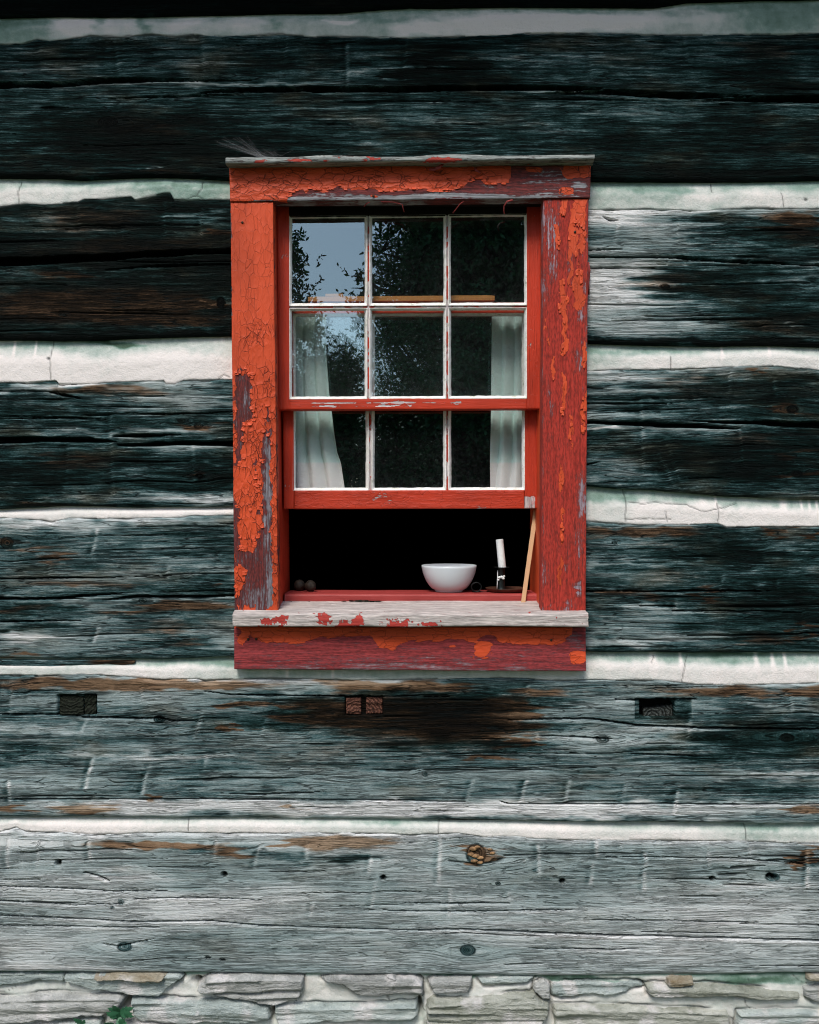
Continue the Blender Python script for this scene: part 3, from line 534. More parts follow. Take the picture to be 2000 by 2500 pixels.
make_log(XL, XR, tG, bG, 20, .79, rough=.42, ncr=64, face=-.004,
    tones=[(100, 2055, 180, 14, .10), (150, 2110, 220, 30, -.06), (700, 2130, 260, 40, -.10), (780, 2095, 110, 14, -.28), (330, 2064, 70, 9, -.15), (500, 2075, 100, 10, -.22), (600, 2090, 60, 10, -.16), (1000, 2110, 140, 40, -.06), (1500, 2110, 260, 40, -.07), (1900, 2110, 130, 40, -.09), (300, 2200, 320, 50, .06), (200, 2330, 250, 40, .02), (1400, 2250, 500, 60, .05), (430, 2288, 120, 5, -.10), (800, 2300, 400, 40, -.02), (1960, 2095, 36, 10, -.25), (110, 2358, 240, 9, .12), (1560, 2335, 400, 30, -.02), (350, 2135, 90, 12, .12), (1850, 2165, 70, 8, .12)],
    browns=[(330, 2063, 110, 10, 1.05), (560, 2085, 50, 14, .7), (690, 2058, 26, 12, 1.5), (830, 2060, 130, 15, 1.15), (1162, 2090, 22, 24, 1.35), (1210, 2078, 26, 10, .6), (1985, 2095, 18, 28, 2.0), (1965, 2100, 40, 10, .7), (450, 2068, 120, 8, .6)],
    checks=[[(XL, 2160, 2), (0, 2161, 2), (150, 2166, 3), (270, 2173, 2), (420, 2174, 1)], [(XL, 2195, 2), (0, 2196, 3), (180, 2208, 2), (300, 2203, 1)], [(330, 2193, 1), (420, 2190, 3), (560, 2192, 2), (640, 2196, 1)], [(XL, 2232, 2), (0, 2232, 3), (200, 2241, 3), (340, 2249, 3), (520, 2247, 3), (640, 2258, 3), (850, 2266, 3), (1010, 2271, 3), (1140, 2268, 4), (1250, 2273, 5), (1320, 2277, 5), (1600, 2285, 4), (1800, 2290, 4), (2000, 2295, 4), (XR, 2300, 3)],
            [(990, 2203, 1), (1100, 2206, 3), (1180, 2204, 3), (1245, 2205, 1)], [(900, 2222, 1), (1000, 2224, 3), (1150, 2225, 2), (1330, 2222, 3), (1400, 2221, 1)], [(1620, 2246, 1), (1750, 2250, 3), (1850, 2251, 1)], [(1290, 2315, 1), (1500, 2316, 3), (1560, 2314, 1)], [(XL, 2255, 2), (0, 2256, 2), (300, 2262, 2), (420, 2263, 1)], [(250, 2301, 1), (290, 2308, 3), (380, 2290, 1)],
            [(205, 2130, 1), (240, 2136, 4), (270, 2148, 2)], [(210, 2129, 3), (230, 2133, 3), (268, 2149, 2)], [(1480, 2091, 1), (1800, 2094, 2), (1960, 2109, 3)]],
    knots=[(306, 2309, 16, 10, 17), (1142, 2319, 17, 12, 20), (297, 2199, 6, 7, 10), (276, 2213, 4, 3, 5), (1162, 2085, 22, 24, 16), (1216, 2157, 5, 4, 5), (1885, 2140, 16, 9, 4)],
    scores=[(20, 2045, 2120, 0, .7), (95, 2050, 2120, -4, .8), (218, 2045, 2100, 0, .9), (525, 2050, 2100, 0, 1.2), (635, 2060, 2120, -16, 1.2), (750, 2055, 2100, -3, 1.1), (905, 2080, 2130, -6, 1), (1072, 2040, 2160, -3, 1.1), (915, 2150, 2215, -10, 1), (1098, 2170, 2240, -4, .8), (1313, 2060, 2140, 0, 1.2), (1455, 2052, 2090, 0, 1.1), (1445, 2105, 2160, -6, 1.1), (1515, 2055, 2080, 0, .9), (1575, 2080, 2175, -6, 1.6), (1730, 2065, 2120, -2, .8), (1830, 2060, 2090, 0, .5), (1242, 2170, 2210, 0, .6), (763, 2200, 2240, -8, .8), (1968, 2070, 2165, 0, 1.4)],
    holes=[(144, 2106, 7), (548, 2135, 7), (936, 2143, 6.5), (1373, 2152, 6.5), (1739, 2145, 6.5), (1878, 2138, 7), (1890, 2141, 6), (505, 2338, 2.5), (512, 2338, 2.5), (540, 2344, 2.5), (547, 2344, 2.5)], rt=9, jag=4)

off = lambda pts, d: [(a, b + d) for a, b in pts]
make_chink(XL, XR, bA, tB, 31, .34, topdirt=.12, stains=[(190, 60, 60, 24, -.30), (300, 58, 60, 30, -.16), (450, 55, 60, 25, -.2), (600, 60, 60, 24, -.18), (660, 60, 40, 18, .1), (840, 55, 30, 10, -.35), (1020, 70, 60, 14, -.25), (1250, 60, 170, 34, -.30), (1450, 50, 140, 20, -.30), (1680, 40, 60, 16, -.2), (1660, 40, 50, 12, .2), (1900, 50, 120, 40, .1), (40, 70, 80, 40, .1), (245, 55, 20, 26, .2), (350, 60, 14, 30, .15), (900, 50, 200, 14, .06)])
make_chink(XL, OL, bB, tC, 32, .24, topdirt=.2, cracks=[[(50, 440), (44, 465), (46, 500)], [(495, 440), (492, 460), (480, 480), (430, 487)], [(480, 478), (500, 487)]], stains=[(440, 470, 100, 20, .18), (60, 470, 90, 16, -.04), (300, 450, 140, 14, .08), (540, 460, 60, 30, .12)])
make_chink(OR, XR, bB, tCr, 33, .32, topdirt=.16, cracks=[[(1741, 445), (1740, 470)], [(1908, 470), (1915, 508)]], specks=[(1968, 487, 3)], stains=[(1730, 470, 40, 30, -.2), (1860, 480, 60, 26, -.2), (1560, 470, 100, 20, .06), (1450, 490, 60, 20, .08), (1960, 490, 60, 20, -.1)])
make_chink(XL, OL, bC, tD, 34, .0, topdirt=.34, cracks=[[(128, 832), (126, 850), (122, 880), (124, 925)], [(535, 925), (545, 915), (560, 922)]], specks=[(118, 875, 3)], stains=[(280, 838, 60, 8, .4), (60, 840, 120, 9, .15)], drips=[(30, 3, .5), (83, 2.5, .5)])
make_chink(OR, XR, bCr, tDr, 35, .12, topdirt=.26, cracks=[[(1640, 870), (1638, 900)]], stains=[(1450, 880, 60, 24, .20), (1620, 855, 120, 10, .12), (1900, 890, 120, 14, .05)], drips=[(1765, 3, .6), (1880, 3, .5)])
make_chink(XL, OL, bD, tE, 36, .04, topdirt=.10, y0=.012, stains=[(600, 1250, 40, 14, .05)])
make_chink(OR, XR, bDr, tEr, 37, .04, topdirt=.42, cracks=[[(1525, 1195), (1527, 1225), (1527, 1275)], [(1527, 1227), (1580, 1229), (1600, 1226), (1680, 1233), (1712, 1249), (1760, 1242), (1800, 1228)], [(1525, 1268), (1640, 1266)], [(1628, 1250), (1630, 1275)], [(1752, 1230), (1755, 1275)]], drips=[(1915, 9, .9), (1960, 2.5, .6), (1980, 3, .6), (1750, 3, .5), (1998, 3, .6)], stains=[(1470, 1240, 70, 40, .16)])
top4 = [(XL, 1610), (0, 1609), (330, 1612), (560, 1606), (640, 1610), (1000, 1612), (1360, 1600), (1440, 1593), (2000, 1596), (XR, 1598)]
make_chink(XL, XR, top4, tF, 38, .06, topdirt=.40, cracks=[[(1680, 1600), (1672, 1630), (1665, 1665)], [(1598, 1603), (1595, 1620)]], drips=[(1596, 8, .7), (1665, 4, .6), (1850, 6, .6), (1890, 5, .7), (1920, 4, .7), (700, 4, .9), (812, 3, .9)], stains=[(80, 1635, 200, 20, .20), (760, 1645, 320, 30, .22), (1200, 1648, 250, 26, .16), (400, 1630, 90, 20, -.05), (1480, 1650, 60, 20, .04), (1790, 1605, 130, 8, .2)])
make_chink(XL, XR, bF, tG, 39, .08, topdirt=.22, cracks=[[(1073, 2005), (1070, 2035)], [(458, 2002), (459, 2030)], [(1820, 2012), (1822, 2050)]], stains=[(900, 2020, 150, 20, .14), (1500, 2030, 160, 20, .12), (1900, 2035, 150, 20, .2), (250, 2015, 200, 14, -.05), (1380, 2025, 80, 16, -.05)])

# splinter of log left hanging in the joint under the lower left log
def strip(name, x0, x1, top, bot, y, seed, mat, parent, tone, brown, thick=.02, browns=()):
    xs = np.arange(x0, x1 + 1, 3.); v = np.linspace(0, 1, 10); T = line(top, xs) + 1.2 * fbm(xs / 30, 0 * xs, seed, 3); B = line(bot, xs) + 1.6 * fbm(xs / 20, 0 * xs, seed + 1, 3)
    PX, Vv = np.meshgrid(xs, v); PY = T + (B - T) * Vv; x = PX / 1000; z = PY / 1000
    e = 1 - (2 * Vv - 1) ** 4; Y = y + .006 - .008 * e ** .5 - .002 * (vn(x * 5, z * 160, seed) - .5)
    PXa = np.vstack([PX[:1], PX, PX[-1:]]); PYa = np.vstack([PY[:1], PY, PY[-1:]]); Ya = np.vstack([0 * Y[:1] + y + thick, Y, 0 * Y[-1:] + y + thick])
    pad = lambda q: np.vstack([q[:1], q, q[-1:]])
    V = np.stack([(PXa - 1000) / 1000, Ya, EYE + (1250 - PYa) / 1000], -1).reshape(-1, 3)
    br = brown + patches(PX, PY, browns, seed, 4, 2)
    return npmesh(name, V, gridF(len(xs), 12), mat, parent, dict(grain=np.stack([pad(x), pad(z), pad(x) * 0 + seed], -1).reshape(-1, 3), tone=np.full(V.shape[0], tone) + .1 * pad(fbm(x * 9, z * 30, seed, 3)).ravel(), brown=pad(br).ravel(), crack=np.zeros(V.shape[0])))
strip('splinter', -400, 330, [(-400, 1609), (0, 1611), (330, 1613)], [(-400, 1634), (0, 1630), (130, 1631), (200, 1626), (260, 1622), (300, 1625), (325, 1622), (330, 1616)], .004, 51, M_WOOD, wall, .52, .1, browns=[(280, 1618, 60, 12, 1.6), (20, 1628, 8, 4, .9), (155, 1626, 10, 4, 1.0)])

# beam ends let into the long log below the window
M_EG1 = mat_endgrain('mossy_end_grain', (.006, .008, .005), (.022, .027, .018), (-.83, .70)); M_EG2 = mat_endgrain('reddish_end_grain', (.05, .018, .012), (.16, .068, .045), (-.125, .62)); M_EG3 = mat_endgrain('black_end_grain', (.012, .014, .012), (.09, .10, .095), (.6, .62))
# resin-coloured rotten knot pieces
def nugget(name, px, py, y, r, mat, parent, seed, sq=(1, .6, 1)):
    rr = random.Random(seed); n, m = 10, 7; V = []; F = []
    c = np.array(Wp(px, py, y))
    for j in range(m + 1):
        th = math.pi * j / m
        for i in range(n):
            ph = 2 * math.pi * i / n; k = r / 1000 * (1 + .35 * (rr.random() - .5))
            V.append(c + k * np.array([math.sin(th) * math.cos(ph) * sq[0], math.sin(th) * math.sin(ph) * sq[1], math.cos(th) * sq[2]]))
    for j in range(m):
        for i in range(n): F.append((j * n + i, (j + 1) * n + i, (j + 1) * n + (i + 1) % n, j * n + (i + 1) % n))
    return npmesh(name, V, F, mat, parent)
M_RESIN = plain('rotten_amber_knot', (.30, .17, .08), .7, .3, 0, .5, 120)
for k, (a, b, r) in enumerate([(1155, 2072, 8), (1166, 2068, 6), (1150, 2086, 7), (1162, 2090, 8), (1173, 2094, 7), (1158, 2102, 7), (1172, 2106, 6), (1196, 2074, 5), (1202, 2083, 5)]):
    nugget('knot_piece', a, b, -.003, r, M_RESIN, wall, 60 + k, (1.3, .5, .6))

# solid wall core behind the logs, with the opening left free
for (a, b, c_, d_) in [(XL, OL, -350, 2400), (OR, XR, -350, 2400), (OL, OR, -350, 478), (OL, OR, 1528, 2400)]:
    x0, _, z1 = Wp(a, c_, 0); x1, _, z0 = Wp(b, d_, 0)
    box('wall_core', (x0, .045, z0), (x1, .17, z1), M_CORE, wall)

# ------------------------------------------------------------------ stone foundation
found = root('stone_foundation', (0, 0.05, 0.0), 'rough grey ledge stone foundation smeared with lime mortar under the logs', 'foundation')
xs = xgrid(XL, XR, 4.); ys = np.arange(2366, 2752, 4.); PX, PY = np.meshgrid(xs, ys); x = PX / 1000; z = PY / 1000
Y = .011 + .008 * fbm(x * 5, z * 9, 71, 4) + .0022 * fbm(x * 40, z * 50, 72, 3)
cav = [(310, 2450, 14, 26), (1025, 2468, 7, 22), (670, 2470, 6, 20), (1560, 2408, 16, 7), (480, 2400, 10, 8)]
for (a, b, c_, d_) in cav: Y += .05 * np.exp(-((PX - a) / c_) ** 2 - ((PY - b) / d_) ** 2)
dirt_shade = .22 + .18 * fbm(x * 8, z * 14, 73, 4) + .5 * np.exp(-((PY - 2378) / 7) ** 2); ck = np.clip(1 - np.abs(vn(x * 9, z * 16, 74) - .5) / .012, 0, 1) * (vn(x * 4, z * 5, 75) > .55)  # mortar dirt, plus a strip darkened as the bottom log's shadow line
dirt_shade += patches(PX, PY, [(1400, 2393, 120, 8, .6), (1850, 2395, 130, 12, .55), (1200, 2382, 200, 6, .5), (910, 2380, 90, 8, .4)], 76)
def inpoly(px, py, poly):
    ins = np.zeros(px.shape, bool); n = len(poly)
    dist = np.full(px.shape, 1e9)
    for i in range(n):
        (ax, ay), (bx, by) = poly[i], poly[(i + 1) % n]
        c = ((ay > py) != (by > py)) & (px < (bx - ax) * (py - ay) / (by - ay + 1e-9) + ax); ins ^= c
        t = np.clip(((px - ax) * (bx - ax) + (py - ay) * (by - ay)) / ((bx - ax) ** 2 + (by - ay) ** 2 + 1e-9), 0, 1)
        dist = np.minimum(dist, np.hypot(px - ax - t * (bx - ax), py - ay - t * (by - ay)))
    return np.where(ins, dist, -dist)
SL = [
 ([(-60, 2380), (0, 2378), (155, 2382), (156, 2396), (90, 2398), (0, 2408), (-70, 2410)], 0, .012, .8),
 ([(158, 2379), (440, 2377), (448, 2386), (425, 2405), (392, 2432), (350, 2430), (305, 2424), (250, 2418), (200, 2408), (158, 2397)], 0, .022, .5),
 ([(-80, 2436), (50, 2438), (90, 2430), (230, 2428), (296, 2427), (306, 2438), (290, 2466), (250, 2478), (180, 2482), (0, 2499), (-90, 2498)], 2, .026, .6),
 ([(320, 2432), (360, 2436), (440, 2444), (520, 2444), (600, 2448), (655, 2458), (664, 2488), (600, 2500), (350, 2492), (326, 2476)], 0, .024, .8),
 ([(480, 2412), (510, 2384), (610, 2380), (742, 2384), (742, 2412), (728, 2443), (690, 2447), (640, 2450), (590, 2440), (540, 2437), (500, 2425)], 2, .024, 1.6),
 ([(672, 2452), (740, 2456), (900, 2456), (1020, 2452), (1022, 2478), (1005, 2490), (680, 2500), (668, 2480)], 0, .020, .8),
 ([(782, 2388), (820, 2381), (1010, 2384), (1032, 2400), (1038, 2434), (980, 2426), (900, 2432), (870, 2425), (840, 2405)], 2, .024, .8),
 ([(1047, 2398), (1060, 2388), (1155, 2386), (1150, 2415), (1140, 2423), (1060, 2425)], 2, .018, .3),
 ([(1164, 2390), (1250, 2386), (1310, 2386), (1290, 2400), (1230, 2409), (1180, 2412)], 0, .014, .8),
 ([(1302, 2402), (1328, 2393), (1343, 2408), (1345, 2444), (1325, 2442), (1304, 2424)], 2, .018, .2),
 ([(1040, 2452), (1060, 2436), (1100, 2440), (1240, 2430), (1300, 2428), (1340, 2452), (1340, 2478), (1318, 2502), (1042, 2508)], 1, .026, 1.3),
 ([(1350, 2402), (1450, 2399), (1560, 2398), (1576, 2410), (1500, 2430), (1420, 2433), (1372, 2441), (1350, 2437)], 0, .018, 1.),
 ([(1579, 2404), (1700, 2403), (1780, 2409), (1955, 2427), (1948, 2442), (1850, 2438), (1750, 2428), (1680, 2434), (1600, 2432), (1579, 2424)], 1, .022, .5),
 ([(1352, 2458), (1500, 2458), (1620, 2463), (1780, 2471), (1786, 2520), (1352, 2520)], 1, .022, .8),
 ([(1962, 2412), (2030, 2398), (2080, 2420), (2060, 2446), (1990, 2448), (1964, 2434)], 2, .018, .5),
 ([(1806, 2474), (1900, 2468), (2050, 2474), (2070, 2520), (1800, 2522)], 0, .018, .8),
 ([(-100, 2506), (60, 2506), (180, 2492), (250, 2488), (250, 2540), (-90, 2560)], 0, .02, .8),
 ([(262, 2500), (330, 2488), (420, 2502), (420, 2540), (270, 2545)], 2, .02, .6)]
WX = PX + 3 * fbm(PX / 25, PY / 25, 78, 3); WY = PY + 3 * fbm(PX / 25, PY / 18, 79, 3)
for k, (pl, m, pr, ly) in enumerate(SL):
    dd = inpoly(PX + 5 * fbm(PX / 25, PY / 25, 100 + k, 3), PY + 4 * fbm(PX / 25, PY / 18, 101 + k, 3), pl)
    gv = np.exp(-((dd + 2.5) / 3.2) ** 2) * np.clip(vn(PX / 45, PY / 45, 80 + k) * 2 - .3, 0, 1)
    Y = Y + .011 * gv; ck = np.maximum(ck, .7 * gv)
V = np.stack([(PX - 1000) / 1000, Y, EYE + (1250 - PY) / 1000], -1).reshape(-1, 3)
npmesh('mortar_bed', V, gridF(len(xs), len(ys)), M_MORT, found, dict(dirt_shade=dirt_shade.ravel(), crack=ck.ravel()))
def stone(poly, seed, mat, prot=.018, layer=1., step=3.2):
    p = np.array(poly, float); x0, y0 = p.min(0) - 8; x1, y1 = p.max(0) + 8
    if x0 > 2150 or x1 < -150 or y0 > 2520: step = 10
    xs = np.arange(x0, x1, step); ys = np.arange(y0, y1, step * .8); PX, PY = np.meshgrid(xs, ys)
    wx = PX + 5 * fbm(PX / 25, PY / 25, seed, 3); wy = PY + 4 * fbm(PX / 25, PY / 18, seed + 1, 3)
    d = inpoly(wx, wy, poly)
    x = PX / 1000; z = PY / 1000
    tilt = .006 * fbm(x * 3, z * 3, seed + 2, 2)
    gz = z + .012 * fbm(x * 4, z * 6, seed + 3, 3)
    st = vn(x * 3, gz * 110, seed + 4); st2 = vn(x * 12, gz * 260, seed + 5)
    strata = np.floor(st * 4) / 4 * .6 + st * .4
    h = prot * (1 - np.clip(1 - d / 5, 0, 1) ** 2.2) + layer * (.018 * (strata - .5) + .003 * (st2 - .5)) + .004 * fbm(x * 14, z * 30, seed + 6, 4) + tilt
    Y = np.where(d > 0, .012 - h, .012 + np.minimum(-d * .006, .06))
    keep = d > -2.2 * step
    F = gridF(len(xs), len(ys)); F = F[(d.ravel()[F] > -1.6 * step).all(1)]
    used = np.unique(F); mp = np.zeros(PX.size, int); mp[used] = np.arange(len(used)); F = mp[F]
    V = np.stack([(PX - 1000) / 1000, Y, EYE + (1250 - PY) / 1000], -1).reshape(-1, 3)[used]
    return npmesh('stone', V, F, M_ST[mat], found)
for k, (pl, m, pr, ly) in enumerate(SL): stone(pl, 100 + k, m, pr, ly)
def thin(poly, seed, mat, y): 
    o = stone(poly, seed, mat, .02, .25, 2.6); o.location.y = y; return o
thin([(232, 2379), (300, 2377), (405, 2378), (398, 2392), (350, 2389), (300, 2386), (236, 2385)], 130, 3, -.018)
thin([(1626, 2384), (1640, 2380), (1662, 2383), (1692, 2388), (1692, 2402), (1660, 2406), (1626, 2402)], 131, 3, -.008)
thin([(1974, 2379), (2004, 2376), (2030, 2380), (2026, 2396), (1972, 2395)], 132, 3, -.008)
thin([(935, 2380), (958, 2376), (972, 2384), (970, 2392), (950, 2388)], 133, 2, -.006)
Rs = random.Random(9)
for row, (ya, yb) in enumerate([(2524, 2580), (2586, 2640), (2648, 2700), (2706, 2750)]):
    xx = -600
    while xx < 2600:
        wd = Rs.uniform(110, 300)
        if not (row == 0 and -100 < xx < 430 and False):
            stone([(xx, ya + Rs.uniform(0, 10) + (22 if row == 0 and xx < 430 else 0)), (xx + wd * .5, ya + Rs.uniform(-3, 8) + (22 if row == 0 and xx < 430 else 0)), (xx + wd - 12, ya + 4 + (22 if row == 0 and xx < 430 else 0)), (xx + wd - 8, yb - 5), (xx + wd * .4, yb), (xx + 4, yb - 4)], int(xx) + row * 7, Rs.choice([0, 1, 2, 0]), .02, .8)
        xx += wd
for sx0, sx1 in [(-600, -110), (2090, 2600)]:
    for (ya, yb) in [(2384, 2440), (2448, 2510)]:
        xx = sx0
        while xx < sx1 - 60:
            wd = min(Rs.uniform(100, 220), sx1 - xx); stone([(xx, ya), (xx + wd - 10, ya + 4), (xx + wd - 12, yb - 4), (xx + 5, yb)], int(xx) + ya, Rs.choice([0, 1, 2]), .018, .8); xx += wd

# ------------------------------------------------------------------ window
win = root('window', (0, 0, 1.22), 'red sash window with flaking paint, small panes, pushed half open in the log wall', 'window')
def skew(px, py):
    return py - (px - 560) / 880 * np.interp(py, [380, 525, 750, 1000, 1240, 1500, 1640], [10, 8, 3, 3, 2, 0, -4])
def member(name, quad, yf, thick, mat, parent, axis='h', fields=None, seed=1, step=3.5, rough=.8, bev=2., sk=True, wob=1.0, label=None):
    """board: quad TL,TR,BR,BL (photo mm), front face at depth yf, with relief, soft arrises and depth"""
    q = np.array(quad, float)
    W_ = max(np.linalg.norm(q[1] - q[0]), np.linalg.norm(q[2] - q[3])); H_ = max(np.linalg.norm(q[3] - q[0]), np.linalg.norm(q[2] - q[1]))
    def par(Ln): 
        n = max(3, int(Ln / step)); e = min(.3, bev / Ln)
        return np.unique(np.concatenate([[0, e * .3, e], np.linspace(e, 1 - e, n), [1 - e, 1 - e * .3, 1]]))
    u, v = par(W_), par(H_); U, Vv = np.meshgrid(u, v)
    PX = (q[0, 0] * (1 - U) + q[1, 0] * U) * (1 - Vv) + (q[3, 0] * (1 - U) + q[2, 0] * U) * Vv
    PY = (q[0, 1] * (1 - U) + q[1, 1] * U) * (1 - Vv) + (q[3, 1] * (1 - U) + q[2, 1] * U) * Vv
    ed = np.minimum(np.minimum(U, 1 - U) * W_, np.minimum(Vv, 1 - Vv) * H_)
    if sk: PYs = skew(PX, PY)
    else: PYs = PY
    al, ac = (PX, PY) if axis == 'h' else (PY, PX)
    gx, gy = al / 1000, ac / 1000
    ex = (ed < .5)
    jx = wob * .9 * fbm(gx * 14, gy * 30, seed, 3)
    if axis == 'h': PYs = PYs + jx
    else: PX2 = PX + jx
    PXs = PX + (jx if axis == 'v' else 0)
    fd = dict(paint=np.full(PX.shape, .95), under=np.full(PX.shape, .8), crackle=np.full(PX.shape, .0))
    if fields: fd.update(fields(PX, PY))
    h = rough * (1.0 * (vn(gx * 5, gy * 90, seed + 1) - .5) + .8 * (vn(gx * 12, gy * 200, seed + 2) - .5) + .8 * fbm(gx * 3, gy * 8, seed + 3, 2))
    arr = np.where(ed < bev, bev * (1 - np.sqrt(np.clip(1 - (1 - ed / bev) ** 2, 0, 1))), 0)
    Y = yf + (arr - h) / 1000
    # wrap the border ring back
    def wrap(A, same=True):
        A = np.vstack([A[:1], A, A[-1:]]); return np.hstack([A[:, :1], A, A[:, -1:]])
    PXa, PYa, Ya = wrap(PXs), wrap(PYs), wrap(Y)
    Yb = Ya.copy(); Yb[0] = yf + thick; Yb[-1] = yf + thick; Yb[:, 0] = yf + thick; Yb[:, -1] = yf + thick
    # keep the ring directly behind the rim in real space (not along the view ray)
    k = (D + Ya) / D
    V = np.stack([(PXa - 1000) / 1000 * k, Yb, EYE + (1250 - PYa) / 1000 * k], -1).reshape(-1, 3)
    gyw = wrap(gy); gyw[0] -= thick; gyw[-1] += thick; gyw[:, 0] -= thick; gyw[:, -1] += thick
    G = np.stack([wrap(gx), gyw, np.full(PXa.shape, seed * .61)], -1).reshape(-1, 3)
    at = {k_: wrap(a).ravel() for k_, a in fd.items()}; at['grain'] = G
    o = npmesh(name, V, gridF(PXa.shape[1], PXa.shape[0]), mat, parent, at)
    if label: o['label'] = label
    return o
rect = lambda a, b, c, d: [(a, b), (c, b), (c, d), (a, d)]
def beam_end(ax, ay, bx, by, y, mat, seed, label=None, lean=0):
    return member('beam_end', [(ax, ay), (bx, ay + lean * (bx - ax)), (bx, by), (ax, by)], y, .03, mat, wall, 'h', None, seed, 3., 5., 2.5, False, 2.6, label)
beam_end(146, 1698, 205, 1744, .004, M_EG1, 3, 'dark split beam end left of the window'); beam_end(207, 1698, 236, 1745, .005, M_EG1, 4)
beam_end(845, 1702, 882, 1744, .002, M_EG2, 5, 'reddish beam end below the window sill'); beam_end(894, 1702, 934, 1743, .003, M_EG2, 6)
beam_end(1570, 1729, 1642, 1752, .018, M_EG3, 7, 'rotted beam end deep in its pocket', -.12)
# --- casing
def f_left(px, py):
    p = .98 + patches(px, py, [(594, 975, 24, 62, -1.1), (583, 1090, 9, 50, -.9), (655, 1010, 4, 40, -.5), (652, 1200, 12, 150, -1.0), (645, 1080, 5, 50, -.6), (578, 1290, 9, 60, -.8), (632, 1370, 12, 60, -1.0), (600, 1360, 20, 22, -.9), (612, 1430, 40, 70, -1.1), (650, 1400, 16, 90, -.9), (590, 1415, 13, 30, 1.2), (643, 1400, 9, 11, 1.0), (620, 1250, 16, 8, -.6), (626, 1165, 6, 50, -.4), (668, 1300, 4, 200, .4)], 210, 4, 10)
    u = .85 + patches(px, py, [(655, 1180, 9, 150, -.55), (660, 1420, 10, 60, -.5), (600, 990, 12, 30, -.2), (630, 1460, 30, 30, -.35), (565, 700, 4, 200, -.5)], 211, 5, 12)
    c = sst(870, 950, py) * .7 + .30 + patches(px, py, [(625, 820, 30, 40, .7)], 212)
    ed = np.minimum(px - 563 - (py - 493) * .01, 668 + (py - 493) * .012 - px)
    p -= .35 * np.exp(-(ed / 2.) ** 2)
    return dict(paint=p, under=u, crackle=np.clip(c, 0, 1))
member('side_casing', [(563, 494), (667, 494), (680, 1494), (573, 1494)], -.030, .036, M_PL, win, 'v', f_left, 201, 3., 1.0)
def f_right(px, py):
    p = .05 + patches(px, py, [(1378, 510, 9, 26, 1.), (1412, 520, 16, 34, 1.), (1425, 505, 8, 30, .6), (1358, 570, 6, 16, 1), (1362, 600, 6, 20, .9), (1396, 590, 7, 50, .8), (1407, 585, 9, 26, 1), (1424, 590, 7, 40, .8), (1409, 628, 6, 8, 1), (1393, 650, 5, 40, .9), (1414, 700, 12, 44, 1.1), (1420, 745, 10, 18, 1), (1374, 730, 9, 40, 1), (1380, 800, 8, 50, .9), (1372, 860, 7, 20, .9), (1392, 690, 6, 16, .7), (1372, 1170, 6, 40, .8), (1373, 1290, 5, 45, .8), (1376, 960, 6, 60, .9), (1425, 1020, 7, 70, .8), (1395, 1050, 5, 40, .7), (1350, 900, 5, 40, .7), (1368, 1400, 5, 40, .7), (1428, 860, 6, 40, .8), (1336, 820, 5, 40, .6)], 220, 4, 12)
    u = 1.1 + .8 * patches(px, py, [(1345, 540, 22, 60, -.55), (1350, 640, 18, 90, -.45), (1390, 640, 12, 60, -.4), (1330, 730, 8, 40, -.5), (1425, 700, 8, 200, -.35), (1418, 770, 8, 26, -.6), (1412, 880, 10, 40, -.6), (1420, 1210, 14, 70, -.75), (1415, 1330, 12, 70, -.65), (1342, 980, 8, 40, -.45), (1335, 1390, 10, 40, -.55), (1388, 1350, 8, 50, -.35), (1409, 1431, 12, 9, -1.), (1413, 1444, 6, 9, -.7), (1383, 1398, 5, 14, -.6), (1388, 1480, 10, 14, -.6), (1370, 1490, 60, 4, -.4), (1345, 1060, 8, 20, -.4)], 221, 4, 14)
    ed = np.minimum(px - 1326, 1434 - px); u -= .35 * np.exp(-(ed / 3.) ** 2)
    return dict(paint=p, under=u, crackle=np.full(px.shape, .35))
member('side_casing', [(1327, 494), (1437, 494), (1430, 1494), (1321, 1494)], -.030, .036, M_PR, win, 'v', f_right, 202, 3., 1.5)
def f_head(px, py):
    b = line([(555, 493), (640, 488), (700, 492), (712, 470), (740, 466), (748, 474), (756, 462), (800, 470), (826, 452), (840, 466), (900, 462), (930, 472), (1000, 466), (1080, 474), (1130, 462), (1140, 452), (1170, 441), (1185, 456), (1244, 456), (1250, 392), (1500, 392)], px)
    p = .5 + np.clip((b - py) / 14, -.55, .6) + patches(px, py, [(1302, 420, 22, 8, 1.3), (1408, 425, 40, 22, 1.4), (1385, 476, 20, 9, 1.3), (1425, 478, 8, 5, .8), (912, 484, 10, 5, .8), (700, 430, 30, 6, -.2)], 230, 3, 3)
    u = .95 + patches(px, py, [(1000, 486, 380, 8, -.75), (1190, 462, 20, 12, -.3), (1350, 440, 60, 30, -.35), (1420, 462, 20, 10, -.8), (600, 488, 40, 8, -.3), (740, 480, 30, 6, -.3)], 231, 6, 4)
    return dict(paint=p, under=u, crackle=np.full(px.shape, .95))
member('head_casing', [(560, 397), (1443, 397), (1441, 492), (562, 492)], -.034, .040, M_PH, win, 'h', f_head, 203, 3., 1.2)
